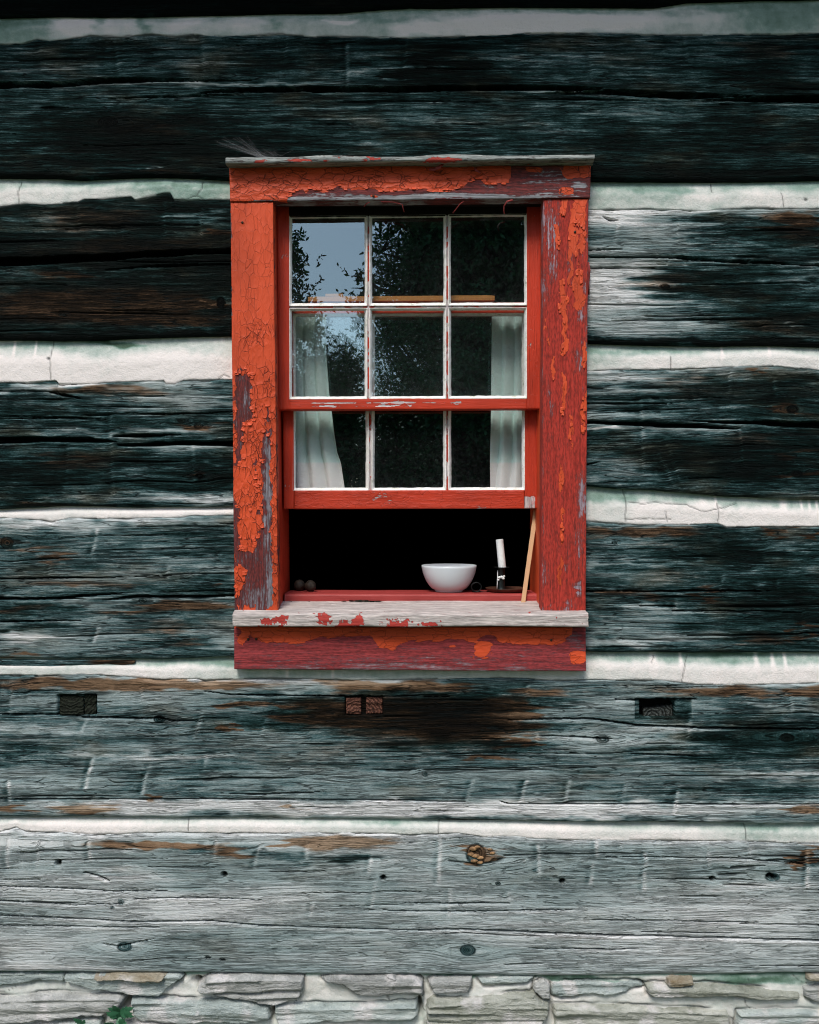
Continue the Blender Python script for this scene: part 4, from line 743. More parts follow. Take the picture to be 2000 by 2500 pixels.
def f_apron(px, py):
    b = line([(560, 1552), (592, 1575), (610, 1550), (650, 1572), (740, 1568), (780, 1556), (850, 1553), (905, 1550), (925, 1578), (960, 1585), (990, 1566), (1060, 1562), (1130, 1560), (1150, 1566), (1190, 1548), (1205, 1552), (1240, 1572), (1350, 1574), (1370, 1566), (1395, 1550), (1400, 1525), (1440, 1525)], px)
    p = .48 + np.clip((b - py) / 16, -.6, .5) + patches(px, py, [(1178, 1585, 24, 22, 1.4), (1105, 1577, 12, 4, 1.1), (1414, 1606, 22, 16, 1.5), (575, 1545, 14, 20, -.5)], 240, 4, 3)
    u = 1.12 + .8 * patches(px, py, [(1000, 1632, 480, 10, -.6), (800, 1615, 300, 8, -.22), (1050, 1610, 200, 14, -.25), (1410, 1560, 20, 26, -.5), (700, 1572, 60, 8, -.25), (1300, 1600, 120, 16, -.22)], 241, 10, 5)
    return dict(paint=p, under=u, crackle=np.full(px.shape, .5))
member('apron', [(572, 1531), (1430, 1531), (1431, 1635), (572, 1634)], -.026, .032, M_PA, win, 'h', f_apron, 204, 3., 1.6)
# --- profile extruded along x: drip cap, sill, stool
def extr(name, x0, x1, prof, mat, parent, seed, fields=None, wob=.8, step=4, rough=.8, sag=None, label=None):
    """prof: closed list of (y, z) in metres; x0,x1 world"""
    P = []
    n = len(prof)
    for i in range(n):
        (ay, az), (by, bz) = prof[i], prof[(i + 1) % n]; L_ = math.hypot(by - ay, bz - az); m = max(1, int(L_ * 1000 / 3.))
        for k in range(m): P.append((ay + (by - ay) * k / m, az + (bz - az) * k / m))
    P = np.array(P); s = np.concatenate([[0], np.cumsum(np.hypot(*(np.diff(P, axis=0).T)))])
    xs = np.linspace(x0, x1, max(3, int((x1 - x0) * 1000 / step))); ns = len(P)
    c = P.mean(0)
    X, Si = np.meshgrid(xs, np.arange(ns + 1) % ns, indexing='ij')
    Yp, Zp, Sp = P[Si, 0], P[Si, 1], s[Si]
    nz = .001 * rough * (1.2 * (vn(X * 5, Sp * 120, seed) - .5) + .9 * fbm(X * 10, Sp * 40, seed + 1, 3)) + .001 * wob * fbm(X * 9, 0 * X, seed + 2, 3)
    dl = np.hypot(Yp - c[0], Zp - c[1]) + 1e-6
    # end grain erosion
    endd = np.minimum(X - x0, x1 - X)
    Zo = Zp + nz * (Zp - c[1]) / np.abs(Zp - c[1] + 1e-9) ; Yo = Yp + nz * np.sign(Yp - c[0])
    if sag is not None: Zo = Zo + sag(X)
    V = np.stack([X + .002 * (endd < 1e-6) * fbm(Sp * 90, 0 * Sp, seed, 2), Yo, Zo], -1).reshape(-1, 3)
    F = gridF(ns + 1, len(xs))
    kk = (D + Yo) / D; PXe = X / kk * 1000 + 1000; PYe = 1250 - (Zo - EYE) / kk * 1000
    fd = dict(paint=np.zeros(X.shape), under=np.full(X.shape, .5), crackle=np.zeros(X.shape))
    if fields: fd.update(fields(PXe, PYe, Yo))
    # caps
    base = len(V); nl = (ns + 1)
    V = np.vstack([V, [[x0, c[0], c[1] + (sag(np.array(x0)) if sag else 0)], [x1, c[0], c[1] + (sag(np.array(x1)) if sag else 0)]]])
    Fl = [tuple(f) for f in F]
    for i in range(ns):
        Fl.append((base, i + 1, i)); j = (len(xs) - 1) * nl; Fl.append((base + 1, j + i, j + i + 1))
    at = {k_: np.append(a.ravel(), [a.ravel()[0]] * 2) for k_, a in fd.items()}
    at['grain'] = np.vstack([np.stack([X, Sp, np.full(X.shape, seed * .43)], -1).reshape(-1, 3), [[x0, 0, 1], [x1, 0, 1]]])
    o = npmesh(name, V, Fl, mat, parent, at)
    if label: o['label'] = label
    return o
def f_cap(px, py, y): return dict(paint=.05 + patches(px, py, [(640, 393, 16, 5, .8), (720, 392, 40, 4, .8), (800, 391, 24, 4, .75), (900, 389, 30, 3, .7), (1080, 388, 40, 4, .8), (1100, 391, 30, 4, .7)], 250, 9, 5) + .3 * fbm(px / 6, py / 2.5, 252, 3), under=.35 + .35 * fbm(px / 40, py / 4, 251, 3), crackle=np.full(px.shape, .2))
zc = Wp(0, 382, -.06)[2]
extr('drip_cap', Wp(553, 0, -.06)[0], Wp(1452, 0, -.06)[0], [(.01, zc + .012), (-.064, zc - .001), (-.066, zc - .004), (-.066, zc - .013), (-.060, zc - .0155), (.01, zc - .012)], M_CAP, win, 205, f_cap, 2.0, 3.5, 2.6, sag=lambda X: -.004 + (X + .44) / .88 * .009)
def f_sill(px, py, y):
    fr = (y < -.035)
    p = .02 + fr * (.50 * fbm(px / 4.5, py / 3.5, 262, 3) - .02) + fr * patches(px, py, [(650, 1520, 22, 12, .50), (690, 1515, 20, 12, .58), (780, 1510, 20, 18, .62), (830, 1520, 50, 12, .52), (880, 1514, 14, 16, .6), (960, 1520, 60, 12, .40), (1060, 1524, 70, 8, .42), (1380, 1528, 60, 6, .35), (640, 1500, 10, 8, .3)], 260, 6, 5)
    return dict(paint=p, under=.28 + .3 * fbm(px / 60, py / 5, 263, 3), crackle=np.zeros(px.shape))
ys_ = -.062; zt = Wp(0, 1497, ys_)[2]; zb = Wp(0, 1530.5, ys_)[2]
extr('sill', Wp(567, 0, ys_)[0], Wp(1436, 0, ys_)[0], [(.075, zt + .016), (-.045, zt + .0015), (-.058, zt - .001), (-.062, zt - .005), (-.062, zb + .002), (-.058, zb), (.075, zb + .004)], M_SILL, win, 206, f_sill, 1.2, 3., 1.5)
yst = .072; zs = Wp(0, 1450, yst)[2]; zsb = Wp(0, 1474, yst)[2]
STOOL_Z = zs
extr('stool', Wp(697, 0, .09)[0], Wp(1309, 0, .09)[0], [(.185, zs), (.078, zs), (.073, zs - .002), (.072, zs - .005), (.072, zsb - .004), (.185, zsb - .004)], M_STOOL, win, 207, lambda a, b, c: dict(paint=np.ones(a.shape), under=np.ones(a.shape), crackle=np.zeros(a.shape)), .3, 5, .4)
# ragged old caulk in the joint between stool and sill
M_ROT = plain('rotten_caulk', (.022, .024, .018), .95, .1, 0, .7, 200)
Rr = random.Random(4); Vc = []; Fc = []
xq = 700
while xq < 935:
    l_ = Rr.uniform(8, 26); 
    for s_ in range(2):
        yy = 1472 + Rr.uniform(-3.5, 2.5) - (4 if 845 < xq < 920 else 0); th = Rr.uniform(1, 2.6)
        b0 = len(Vc); tl = Rr.uniform(-2, 2)
        for (a, b) in [(xq, yy), (xq + l_, yy + tl), (xq + l_ + 3, yy + tl + th), (xq + 2, yy + th)]:
            for d_ in (.066, .073): Vc.append(Wp(a, b, d_))
        Fc += [(b0, b0 + 2, b0 + 4, b0 + 6), (b0 + 1, b0 + 7, b0 + 5, b0 + 3), (b0, b0 + 1, b0 + 3, b0 + 2), (b0 + 2, b0 + 3, b0 + 5, b0 + 4), (b0 + 4, b0 + 5, b0 + 7, b0 + 6), (b0 + 6, b0 + 7, b0 + 1, b0)]
    xq += l_ * .6
tag(npmesh('caulk', Vc, Fc, M_ROT, win, smooth=False))
# --- jambs (between the casing and the inside), head soffit
sd = lambda c=.0: (lambda px, py: dict(paint=.95 + 0 * px + patches(px, py, [(700, 1180, 8, 100, -.1)], 5), under=.9 + 0 * px, crackle=np.full(px.shape, .15)))
def jamb(side):
    # vertical board seen edge-on: surface from y=-.004 to .20
    n, m = 80, 24
    zz = np.linspace(Wp(0, 1497, 0)[2], Wp(0, 488, 0)[2], n); yy = np.linspace(-.003, .205, m)
    Z, Y = np.meshgrid(zz, yy, indexing='ij')
    t = (zz.max() - Z) / (zz.max() - zz.min())
    xi = (Wp(668, 0, -.01)[0] + t * .0115) if side < 0 else (Wp(1326.5, 0, -.01)[0] - t * .005)
    X = xi + .0007 * fbm(Z * 4, Y * 70, 270 + side, 3) * -side
    X = X + side * .0  # straight back
    V = np.stack([X, Y, Z], -1).reshape(-1, 3)
    at = dict(grain=np.stack([Z, Y, 0 * Z + 2 + side], -1).reshape(-1, 3), paint=np.full(n * m, .92) - (.22 if side > 0 else .0) * (Y.ravel() < .03) + .1 * fbm(Z * 9, Y * 20, 275 + side, 3).ravel(), under=np.full(n * m, .85), crackle=np.full(n * m, .0))
    o = npmesh('jamb', V, gridF(m, n), M_PS if side < 0 else M_PR, win, at)
    md = o.modifiers.new('s', 'SOLIDIFY'); md.thickness = .03; md.offset = 1 if side < 0 else -1
    return o
jamb(-1); jamb(1)
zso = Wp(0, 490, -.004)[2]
box('head_jamb', (Wp(672, 0)[0], -.031, zso - .0015), (Wp(1345, 0)[0], .205, zso + .025), M_SOFFIT_SHADE, win)  # dark underside also covers the head casing's soffit, standing in for shade
# --- sashes
def putty(parent, a, b, c, d, yo, yg, w, seed):
    """sloping putty bead round one pane: outer rect a,b,c,d px at depth yo, slope to glass depth yg"""
    rr = []; st = 4.
    def seg(p, q):
        n = max(2, int(math.hypot(q[0] - p[0], q[1] - p[1]) / st)); return [(p[0] + (q[0] - p[0]) * i / n, p[1] + (q[1] - p[1]) * i / n) for i in range(n)]
    cor = [(a, b), (c, b), (c, d), (a, d)]; nrm = [(0, 1), (-1, 0), (0, -1), (1, 0)]
    outer, inner = [], []
    ci = [(a + w, b + w), (c - w, b + w), (c - w, d - w), (a + w, d - w)]
    for i in range(4):
        so_ = seg(cor[i], cor[(i + 1) % 4]); n = len(so_)
        for k in range(n):
            outer.append(so_[k]); inner.append((ci[i][0] + (ci[(i + 1) % 4][0] - ci[i][0]) * k / n, ci[i][1] + (ci[(i + 1) % 4][1] - ci[i][1]) * k / n))
    o_, i_ = np.array(outer), np.array(inner); n = len(o_); s = np.arange(n) * .09
    nz = fbm(s, 0 * s, seed, 3) * .9 + 1.0 * (fbm(s * 4, 0 * s, seed + 1, 2)) * .6
    dirn = (i_ - o_) / (np.linalg.norm(i_ - o_, axis=1, keepdims=True) + 1e-6)
    i_ = i_ + dirn * nz[:, None]; o2 = o_ + dirn * (.4 * np.abs(fbm(s * 3, 0 * s, seed + 3, 2)))[:, None]
    rows = [(o2, yo + .0006), (o2 + (i_ - o2) * .12, yo - .0008), (o2 + (i_ - o2) * .45, yo + (yg - yo) * .28), (i_, yg - .0006), (i_, yg + .0015)]
    V = []
    for (pp, yv) in rows:
        for (px, py) in pp: V.append(Wp(px, float(skew(px, py)), yv))
    F = []
    for r in range(len(rows) - 1):
        for k in range(n): F.append((r * n + k, r * n + (k + 1) % n, (r + 1) * n + (k + 1) % n, (r + 1) * n + k))
    return npmesh('putty', V, F, M_PUT, parent)
def pane(parent, a, b, c, d, y, tiltx, tiltz, seed, dust=.02):
    n = 14; xs = np.linspace(a, c, n); ys = np.linspace(b, d, n); PX, PY = np.meshgrid(xs, ys); PYs = skew(PX, PY)
    u = (PX - a) / (c - a) - .5; v = (PY - b) / (d - b) - .5
    Y = y + tiltx * u + tiltz * v
    k = (D + y) / D
    V = np.stack([(PX - 1000) / 1000 * k, Y, EYE + (1250 - PYs) / 1000 * k], -1).reshape(-1, 3)
    ed = np.minimum(np.minimum(.5 - abs(u), .5 - v), 1)
    du = dust * (.6 + 1.5 * np.exp(-(.5 - v) * 14) + 1.0 * np.exp(-(.5 - abs(u)) * 16))
    return npmesh('pane', V, gridF(n, n), M_GLASS, parent, dict(dust=du.ravel()))
def fs(sc, cr=.1):
    return lambda px, py: dict(paint=.86 + 0 * px + .12 * fbm(px / 60, py / 30, int(sc), 3), under=.35 + 0 * px, crackle=np.full(px.shape, cr))
YU, YL = .036, .074
us = sub('upper_sash', win, Wp(1000, 1000, YU)); ls = sub('lower_sash', win, Wp(1000, 1242, YL))
member('stile', [(676, 500), (706, 500), (708, 1001), (679, 1001)], YU, .034, M_PS, us, 'v', fs(301), 301, wob=.3)
member('stile', [(1286, 500), (1322, 500), (1320, 1001), (1287, 1001)], YU, .034, M_PS, us, 'v', fs(302), 302, wob=.3)
member('top_rail', rect(706, 500, 1286, 531), YU + .0005, .034, M_SOFFIT_SHADE, us, 'h', None, 303, wob=.3)  # rail coloured near black for the shade under the head
def f_meet(px, py):
    st = np.maximum(np.exp(-((py - 984) / 1.6) ** 2), np.exp(-((py - 992) / 1.5) ** 2)) * (fbm(px / 80, 0 * px, 304, 3) + .55)
    return dict(paint=.86 - .75 * np.clip(st, 0, 1), under=.0 * px + .2, crackle=0 * px)
member('meeting_rail', rect(707, 974, 1287, 1001), YU + .0005, .036, M_PS, us, 'h', f_meet, 304, 3., wob=.3)
cu = [(706, 897.5), (901.5, 1090), (1094, 1287)]
def f_mun(px, py): return dict(paint=.50 + .3 * fbm(px / 40, py / 40, 77, 3), under=.30 + 0 * px, crackle=0 * px)
for (a, c) in [(896.5, 902.5), (1089, 1095)]: member('muntin', rect(a, 530, c, 976), YU + .0035, .026, M_PS, us, 'v', f_mun, 305 + int(a), wob=.3, bev=1)
member('muntin', rect(706, 747.5, 1287, 754), YU + .0040, .026, M_PS, us, 'h', f_mun, 309, wob=.3, bev=1)
rt_ = random.Random(3)
for r, (b, d) in enumerate([(528, 748.5), (753, 976)]):
    for i, (a, c) in enumerate(cu):
        putty(us, a, b, c, d, YU + .001, YU + .013, 7.2, 320 + r * 5 + i)
        tz = [-.0010, -.0005, .0008][i] if r == 0 else [.0012, .0004, -.0006][i]
        pane(us, a + 2, b + 2, c - 2, d - 2, YU + .0135, rt_.uniform(-.0006, .0006), tz, 1, .012)
member('stile', [(690, 745), (716, 745), (718, 1243), (693, 1243)], YL, .034, M_PS, ls, 'v', fs(311), 311, wob=.3)
def f_sr(px, py): return dict(paint=.9 - 1.2 * sst(1212, 1218, py) * (px < 1306), under=0 * px + .4, crackle=0 * px + .1)
member('stile', [(1281, 745), (1316, 745), (1312, 1243), (1281, 1243)], YL, .034, M_PS, ls, 'v', f_sr, 312, wob=.3)
member('top_rail', rect(716, 741, 1282, 768), YL + .0005, .034, M_PS, ls, 'h', fs(313), 313, wob=.3)
member('bottom_rail', rect(718.5, 1198, 1280.5, 1243.5), YL - .0012, .036, M_PS, ls, 'h', fs(314, .35), 314, wob=.3)
cl = [(714, 901), (907, 1090), (1094, 1282)]
for (a, c) in [(900.5, 907.5), (1089, 1095)]: member('muntin', rect(a, 766, c, 1200), YL + .0035, .026, M_PS, ls, 'v', f_mun, 340 + int(a), wob=.3, bev=1)
member('muntin', rect(716, 980, 1282, 987), YL + .0040, .026, M_PS, ls, 'h', f_mun, 344, wob=.3, bev=1)
for r, (b, d) in enumerate([(766, 981), (986, 1199.5)]):
    for i, (a, c) in enumerate(cl):
        putty(ls, a, b, c, d, YL + .001, YL + .013, 8., 350 + r * 5 + i)
        pane(ls, a + 2, b + 2, c - 2, d - 2, YL + .0135, rt_.uniform(-.0006, .0006), rt_.uniform(-.0006, .0006), 1, .012)
# nails in the head casing and sagging curls of paint
M_NAIL = plain('rusty_nail', (.05, .03, .02), .6, .4, .6); M_FL = plain('loose_paint', (.30, .05, .045), .6, .2)
for (a, b) in [(912, 478), (592, 543), (1404, 566)]: nugget('nail_head', a, b, -.036 if b < 493 else -.031, 3, M_NAIL, win, int(a), (1, .5, 1))
for (a, b) in [(606, 1561), (626, 1560), (1346, 1563)]: nugget('nail_head', a, b, -.027, 3.2, M_NAIL, win, int(a), (1, .5, 1))
def ribbon(name, pts, wd, mat, parent, both=True):
    P = [np.array(Wp(a, b, y)) for a, b, y in pts]; V = []; F = []
    for i, p in enumerate(P):
        d = P[min(i + 1, len(P) - 1)] - P[max(i - 1, 0)]; n = np.array([-d[2], 0, d[0]]); n = n / (np.linalg.norm(n) + 1e-9)
        ww = wd[i] if isinstance(wd, (list, tuple)) else wd
        for (s, dy) in ((-.5, 0), (.5, .0012)): 
            V.append(p + n * ww / 1000 * s + np.array([0, dy, 0]))
    for i in range(len(P) - 1): F.append((2 * i, 2 * i + 1, 2 * i + 3, 2 * i + 2))
    o = npmesh(name, V, F, mat, parent); m = o.modifiers.new('s', 'SOLIDIFY'); m.thickness = .0006; return o
ribbon('paint_curl', [(889, 505, -.02), (895, 497, -.026), (903, 493, -.03)], [2, 3, 2], M_FL, win)
ribbon('paint_curl', [(930, 492, -.03), (960, 493, -.03), (982, 499, -.026), (984, 508, -.02), (987, 518, -.018)], [2, 2.4, 2.4, 2, 1.4], M_FL, win)
ribbon('paint_curl', [(1106, 520, -.012), (1114, 510, -.02), (1124, 497, -.028), (1132, 492, -.03)], [3, 2.2, 1.6, 1.2], M_FL, win)
ribbon('paint_curl', [(1252, 488, -.034), (1238, 492, -.034), (1231, 503, -.028), (1230, 515, -.02), (1232, 522, -.018)], [4, 4, 3, 3, 3], M_FL, win)
ribbon('paint_curl', [(1048, 414, -.042), (1060, 413, -.046), (1074, 408, -.052), (1086, 397, -.05)], [5, 9, 8, 3], M_FL, win)
ribbon('paint_curl', [(1157, 408, -.04), (1163, 416, -.044), (1174, 423, -.04)], [2, 5, 2], M_FL, win)
ribbon('paint_curl', [(1436, 640, -.022), (1438, 660, -.018), (1436, 690, -.022), (1438, 720, -.02)], [5, 8, 6, 4], M_FL, win)

# loose flakes of the top coat standing off the boards, with real thickness and lifted edges
tf = NT('lifting_orange_flake'); oi_ = tf.n.new('ShaderNodeObjectInfo').outputs['Random']; gm = tf.n.new('ShaderNodeNewGeometry').outputs['Backfacing']
M_FK = tf.done(tf.mix(oi_, tuple(c * .85 for c in ORANGE), tuple(min(1, c * 1.15) for c in ORANGE)), .5, None, .25)
rf = random.Random(77)
def flake(px, py, y, sx, sy, lift, skw):
    n = 8; N = 4; V = []; F = []
    ang = [2 * math.pi * (i + rf.uniform(-.3, .3)) / n for i in range(n)]; rad_ = [rf.uniform(.45, 1.15) for _ in ang]; la = rf.uniform(-.6, .6) - math.pi / 2
    for ring_ in range(N):
        q = ring_ / (N - 1)
        for a_, r_ in zip(ang, rad_):
            sq_ = max(abs(math.cos(a_)), abs(math.sin(a_))) ** -.75
            ux, uy = math.cos(a_) * r_ * sq_ * q, math.sin(a_) * r_ * sq_ * q
            d_ = max(0, ux * math.cos(la) - uy * math.sin(la)); x_, yy_, z_ = Wp(px + ux * sx, float(skw(px, py + uy * sy)), y)
            V.append((x_, y - .0006 - lift * (d_ ** 2) - .0004 * rf.random(), z_))
    for ring_ in range(N - 1):
        for i in range(n): F.append((ring_ * n + i, (ring_ + 1) * n + i, (ring_ + 1) * n + (i + 1) % n, ring_ * n + (i + 1) % n))
    o = npmesh('paint_flake', V, F, M_FK, win); m = o.modifiers.new('s', 'SOLIDIFY'); m.thickness = .0007; m.offset = 1; return o
cnt = 0
while cnt < 120:
    if cnt < 75: px_, py_, fn, yb = rf.uniform(574, 668), rf.uniform(890, 1480), f_left, -.0300
    else: px_, py_, fn, yb = rf.uniform(566, 1240), rf.uniform(418, 480), f_head, -.0340
    pv_ = float(fn(np.array([[px_]]), np.array([[py_]]))['paint'][0, 0])
    if .46 < pv_ < .80: flake(px_, py_, yb, rf.uniform(3.5, 8) * (1 if cnt < 75 else 1.3), rf.uniform(3, 7) * (1 if cnt < 75 else .7), rf.uniform(.0008, .0032), skew); cnt += 1
ct2 = 0
while ct2 < 55:
    px_, py_ = rf.uniform(1335, 1428), rf.uniform(500, 1350)
    pv_ = float(f_right(np.array([[px_]]), np.array([[py_]]))['paint'][0, 0])
    if .45 < pv_ < .9: flake(px_, py_, -.0300, rf.uniform(2.5, 5), rf.uniform(5, 11), rf.uniform(.0008, .003), skew); ct2 += 1

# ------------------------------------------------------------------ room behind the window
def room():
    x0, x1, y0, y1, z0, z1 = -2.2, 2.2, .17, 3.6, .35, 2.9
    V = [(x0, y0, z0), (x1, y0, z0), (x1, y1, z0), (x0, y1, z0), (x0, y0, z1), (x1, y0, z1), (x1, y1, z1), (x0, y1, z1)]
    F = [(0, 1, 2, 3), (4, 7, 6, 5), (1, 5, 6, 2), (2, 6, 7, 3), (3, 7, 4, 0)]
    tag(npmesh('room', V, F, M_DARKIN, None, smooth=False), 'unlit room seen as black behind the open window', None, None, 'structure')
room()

# ------------------------------------------------------------------ curtains
def curtain(name, xl, xr, py0, py1, y, fold, label, seed):
    nu, nv = 90, 90; s = np.linspace(0, 1, nu); pv = np.linspace(py0, py1, nv); U, PY = np.meshgrid(s, pv)
    a = np.interp(PY, *zip(*xl)); b = np.interp(PY, *zip(*xr)); PX = a + (b - a) * U
    ph, amp = fold(U, PY)
    tq = (ph / (2 * math.pi)) % 1.0; Y = y - amp * .0022 * np.sin(np.pi * tq ** .75) ** .8 + .0018 * fbm(U * 6, PY / 60, seed, 3)
    PX = PX + 1.8 * np.cos(ph)
    hem = sst(1129, 1131, PY); Y = Y - .0012 * hem
    k = (D + y) / D
    V = np.stack([(PX - 1000) / 1000 * k, Y, EYE + (1250 - PY) / 1000 * k], -1).reshape(-1, 3)
    o = npmesh(name, V, gridF(nu, nv), M_CLOTH, None, dict(hem=hem.ravel())); return tag(o, label, 'curtain', 'curtains inside the window')
curtain('curtain', [(755, 716), (1215, 718)], [(755, 796), (860, 796), (960, 803), (1003, 809), (1060, 816), (1105, 823), (1130, 832), (1190, 841), (1215, 843)], 757, 1215, .150,
        lambda U, P: (2 * math.pi * (3.0 * U + .12 + .10 * np.sin(P / 120) * (1 - U)), 4.5 + 4 * sst(950, 1150, P)), 'white cotton curtain behind the left panes, flaring to the right at its hem', 1)
curtain('curtain', [(755, 1199), (1000, 1197), (1215, 1197)], [(755, 1284), (1215, 1277)], 757, 1215, .150,
        lambda U, P: (2 * math.pi * (2.8 * U + .55 * sst(980, 1200, P) * (1 - U) + .1), 4 + 4 * sst(950, 1150, P)), 'narrow white cotton curtain behind the right panes, hem folded over', 2)

# ------------------------------------------------------------------ things on the stool
def lathe(name, cx, cy, prof, mat, parent=None, n=48, wav=None, z0=0, x0=0):
    V = []; F = []; m = len(prof)
    for j, (r, z) in enumerate(prof):
        for i in range(n):
            a = 2 * math.pi * i / n; rr = r * (1 + (wav(a, j) if wav else 0)); V.append((cx + rr * math.cos(a), cy + rr * math.sin(a), z))
    for j in range(m - 1):
        for i in range(n): F.append((j * n + i, j * n + (i + 1) % n, (j + 1) * n + (i + 1) % n, (j + 1) * n + i))
    F.append(tuple(range(n))[::-1]); F.append(tuple((m - 1) * n + i for i in range(n)))
    o = npmesh(name, V, F, mat, parent); 
    return o
zt_ = STOOL_Z + .0006
M_BOWL = NT('glazed_lavender_bowl'); tc = M_BOWL.n.new('ShaderNodeTexCoord').outputs['Object']
M_BOWL = M_BOWL.done(M_BOWL.mix(M_BOWL.mr(M_BOWL.noise(tc, 500, 2), .68, .74, 0, .4), (.60, .64, .665), (.32, .33, .35)), .3, None, .5)
bx, by = Wp(1096.5, 0, .135)[0], .135
k_ = (D + by) / D
bp = [(.0, 0), (.033, 0), (.0345, .0015), (.0355, .005), (.0432, .0090), (.0495, .0165), (.0560, .0270), (.0610, .0385), (.0650, .0510), (.0675, .0640), (.0680, .0695), (.0668, .0700), (.0652, .0685), (.061, .057), (.053, .040), (.043, .024), (.030, .013), (.012, .009), (.001, .009)]
bw = lathe('bowl', bx, by, [(r * k_ * .985 + .0001, zt_ + z * .98) for r, z in bp], M_BOWL, None, 64)
tag(bw, 'pale lavender glazed bowl standing on the red inner sill', 'bowl')
# walnuts
def nut(px, y, r, seed, label):
    c = (Wp(px, 0, y)[0], y, zt_ + r * .96)
    n, m = 40, 24; th = np.linspace(0.01, math.pi - .01, m); ph = np.linspace(0, 2 * math.pi, n + 1)[:-1]; P, T = np.meshgrid(ph, th)
    rr = r * (1 + .10 * fbm(np.sin(P) * 3 + 5, T * 3 + np.cos(P) * 3, seed, 4) - .05 * np.exp(-(np.sin(P) / .12) ** 2) + .04 * np.exp(-((np.abs(np.sin(P)) - .2) / .1) ** 2))
    X = c[0] + rr * np.sin(T) * np.cos(P); Y = c[1] + rr * np.sin(T) * np.sin(P); Z = c[2] + rr * np.cos(T)
    V = np.stack([X, Y, Z], -1).reshape(-1, 3); i = np.arange(n * m).reshape(m, n); j = np.roll(i, -1, 1)
    F = np.stack([i[:-1], i[1:], j[1:], j[:-1]], -1).reshape(-1, 4)
    return tag(npmesh('walnut', V, F, M_NUT, None), label, 'walnut', 'walnuts on the inner sill')
M_NUT = plain('walnut_shell', (.020, .014, .009), .7, .35, 0, .6, 150)
nut(731.5, .158, .0145, 3, 'dark round walnut, left of the two, half behind its neighbour'); nut(758, .138, .0145, 7, 'dark brown walnut nearer the bowl and the front, right of the two')
# candlestick
M_IRON = plain('dark_tin', (.022, .028, .028), .38, .5, .7); M_RUSTY = plain('rusty_brown_tray', (.085, .035, .022), .5, .4, .2)
M_WAX = plain('white_wax', (.80, .82, .82), .45, .4, 0, .03); 
cy_ = .135; cx_ = Wp(1224.5, 0, cy_)[0]; cz = Wp(0, 1437, cy_)[2]
cs = root('candlestick', (cx_, cy_, zt_), 'small dark tin chamber candlestick with ruffled pan, brown tray and ring handle', 'candlestick')
zq = lambda py: Wp(0, py, cy_)[2]
trc = Wp(1237, 0, cy_)[0]
lathe('tray', trc, cy_, [(.001, zt_ + .001), (.045, zt_ + .001), (.049, zt_ + .002), (.054, zt_ + .0085), (.055, zt_ + .0095), (.0535, zt_ + .0095), (.0485, zt_ + .0035), (.001, zt_ + .0025)], M_RUSTY, cs, 48)
lathe('stem', cx_, cy_, [(.0001, zt_ + .003), (.0125, zt_ + .003), (.0105, zt_ + .007), (.0095, zt_ + .012), (.0090, zt_ + .03), (.0088, zq(1388)), (.011, zq(1386)), (.0001, zq(1386))], M_IRON, cs, 32)
lathe('drip_pan', cx_, cy_, [(.004, zq(1387.5)), (.012, zq(1387)), (.0195, zq(1385.2)), (.0215, zq(1384.2)), (.0195, zq(1384.2)), (.010, zq(1386)), (.004, zq(1386.2))], M_IRON, cs, 72, wav=lambda a, j: .035 * math.sin(a * 14) if j in (2, 3, 4) else 0)
def torus(name, c, R_, r_, mat, parent, ax='y', flat=1.0):
    V = []; F = []; n, m = 36, 10
    for i in range(n):
        a = 2 * math.pi * i / n
        for j in range(m):
            b = 2 * math.pi * j / m; rad = R_ + r_ * math.cos(b)
            V.append((c[0] + rad * math.cos(a), c[1] + r_ * flat * math.sin(b), c[2] + rad * math.sin(a) * .92))
    for i in range(n):
        for j in range(m): F.append((i * m + j, ((i + 1) % n) * m + j, ((i + 1) % n) * m + (j + 1) % m, i * m + (j + 1) % m))
    return npmesh(name, V, F, mat, parent)
hx = Wp(1163, 0, cy_ - .02)[0]
torus('ring_handle', (hx, cy_ - .02, zt_ + .0135), .0125, .0016, M_IRON, cs, flat=5.5)
# strap joining the ring to the tray
ribbon('handle_strap', [(1152, 1443, cy_ - .02), (1170, 1445, cy_ - .02), (1183, 1446, cy_ - .018), (1196, 1447, cy_ - .01)], 3.5, M_IRON, cs)
for (a, b, r) in [(1219, 1410, 4.2), (1225, 1409, 4.6), (1229, 1412, 4), (1217, 1416, 3.2), (1231, 1407, 3)]: nugget('wax_drip', a, b, cy_ - .010, r, M_WAX, cs, int(a), (1, .6, .8))
ribbon('wax_drip', [(1215.5, 1392, cy_ - .006), (1215, 1408, cy_ - .008), (1214.5, 1424, cy_ - .008), (1214, 1437, cy_ - .009)], [1.6, 2.2, 2.4, 3], M_WAX, cs)
# candle leaning slightly to the left
n = 32; V = []; F = []
zb_, zt2 = zq(1385.5), zq(1316.5); prof = [(0., .0001), (0., .0100), (.012, .0101), (.5, .0098), (.96, .0097), (.99, .0095), (1., .0085), (1., .0001)]
for (t_, r_) in prof:
    for i in range(n):
        a = 2 * math.pi * i / n; V.append((cx_ + .002 - .0072 * t_ + r_ * math.cos(a), cy_ + r_ * math.sin(a), zb_ + (zt2 - zb_) * t_ + (r_ * math.cos(a) * .12 if t_ > .9 else 0)))
for j in range(len(prof) - 1):
    for i in range(n): F.append((j * n + i, j * n + (i + 1) % n, (j + 1) * n + (i + 1) % n, (j + 1) * n + i))
tag(npmesh('candle', V, F, M_WAX, None), 'stub of unlit white candle leaning left in the dark tin candlestick', 'candle')
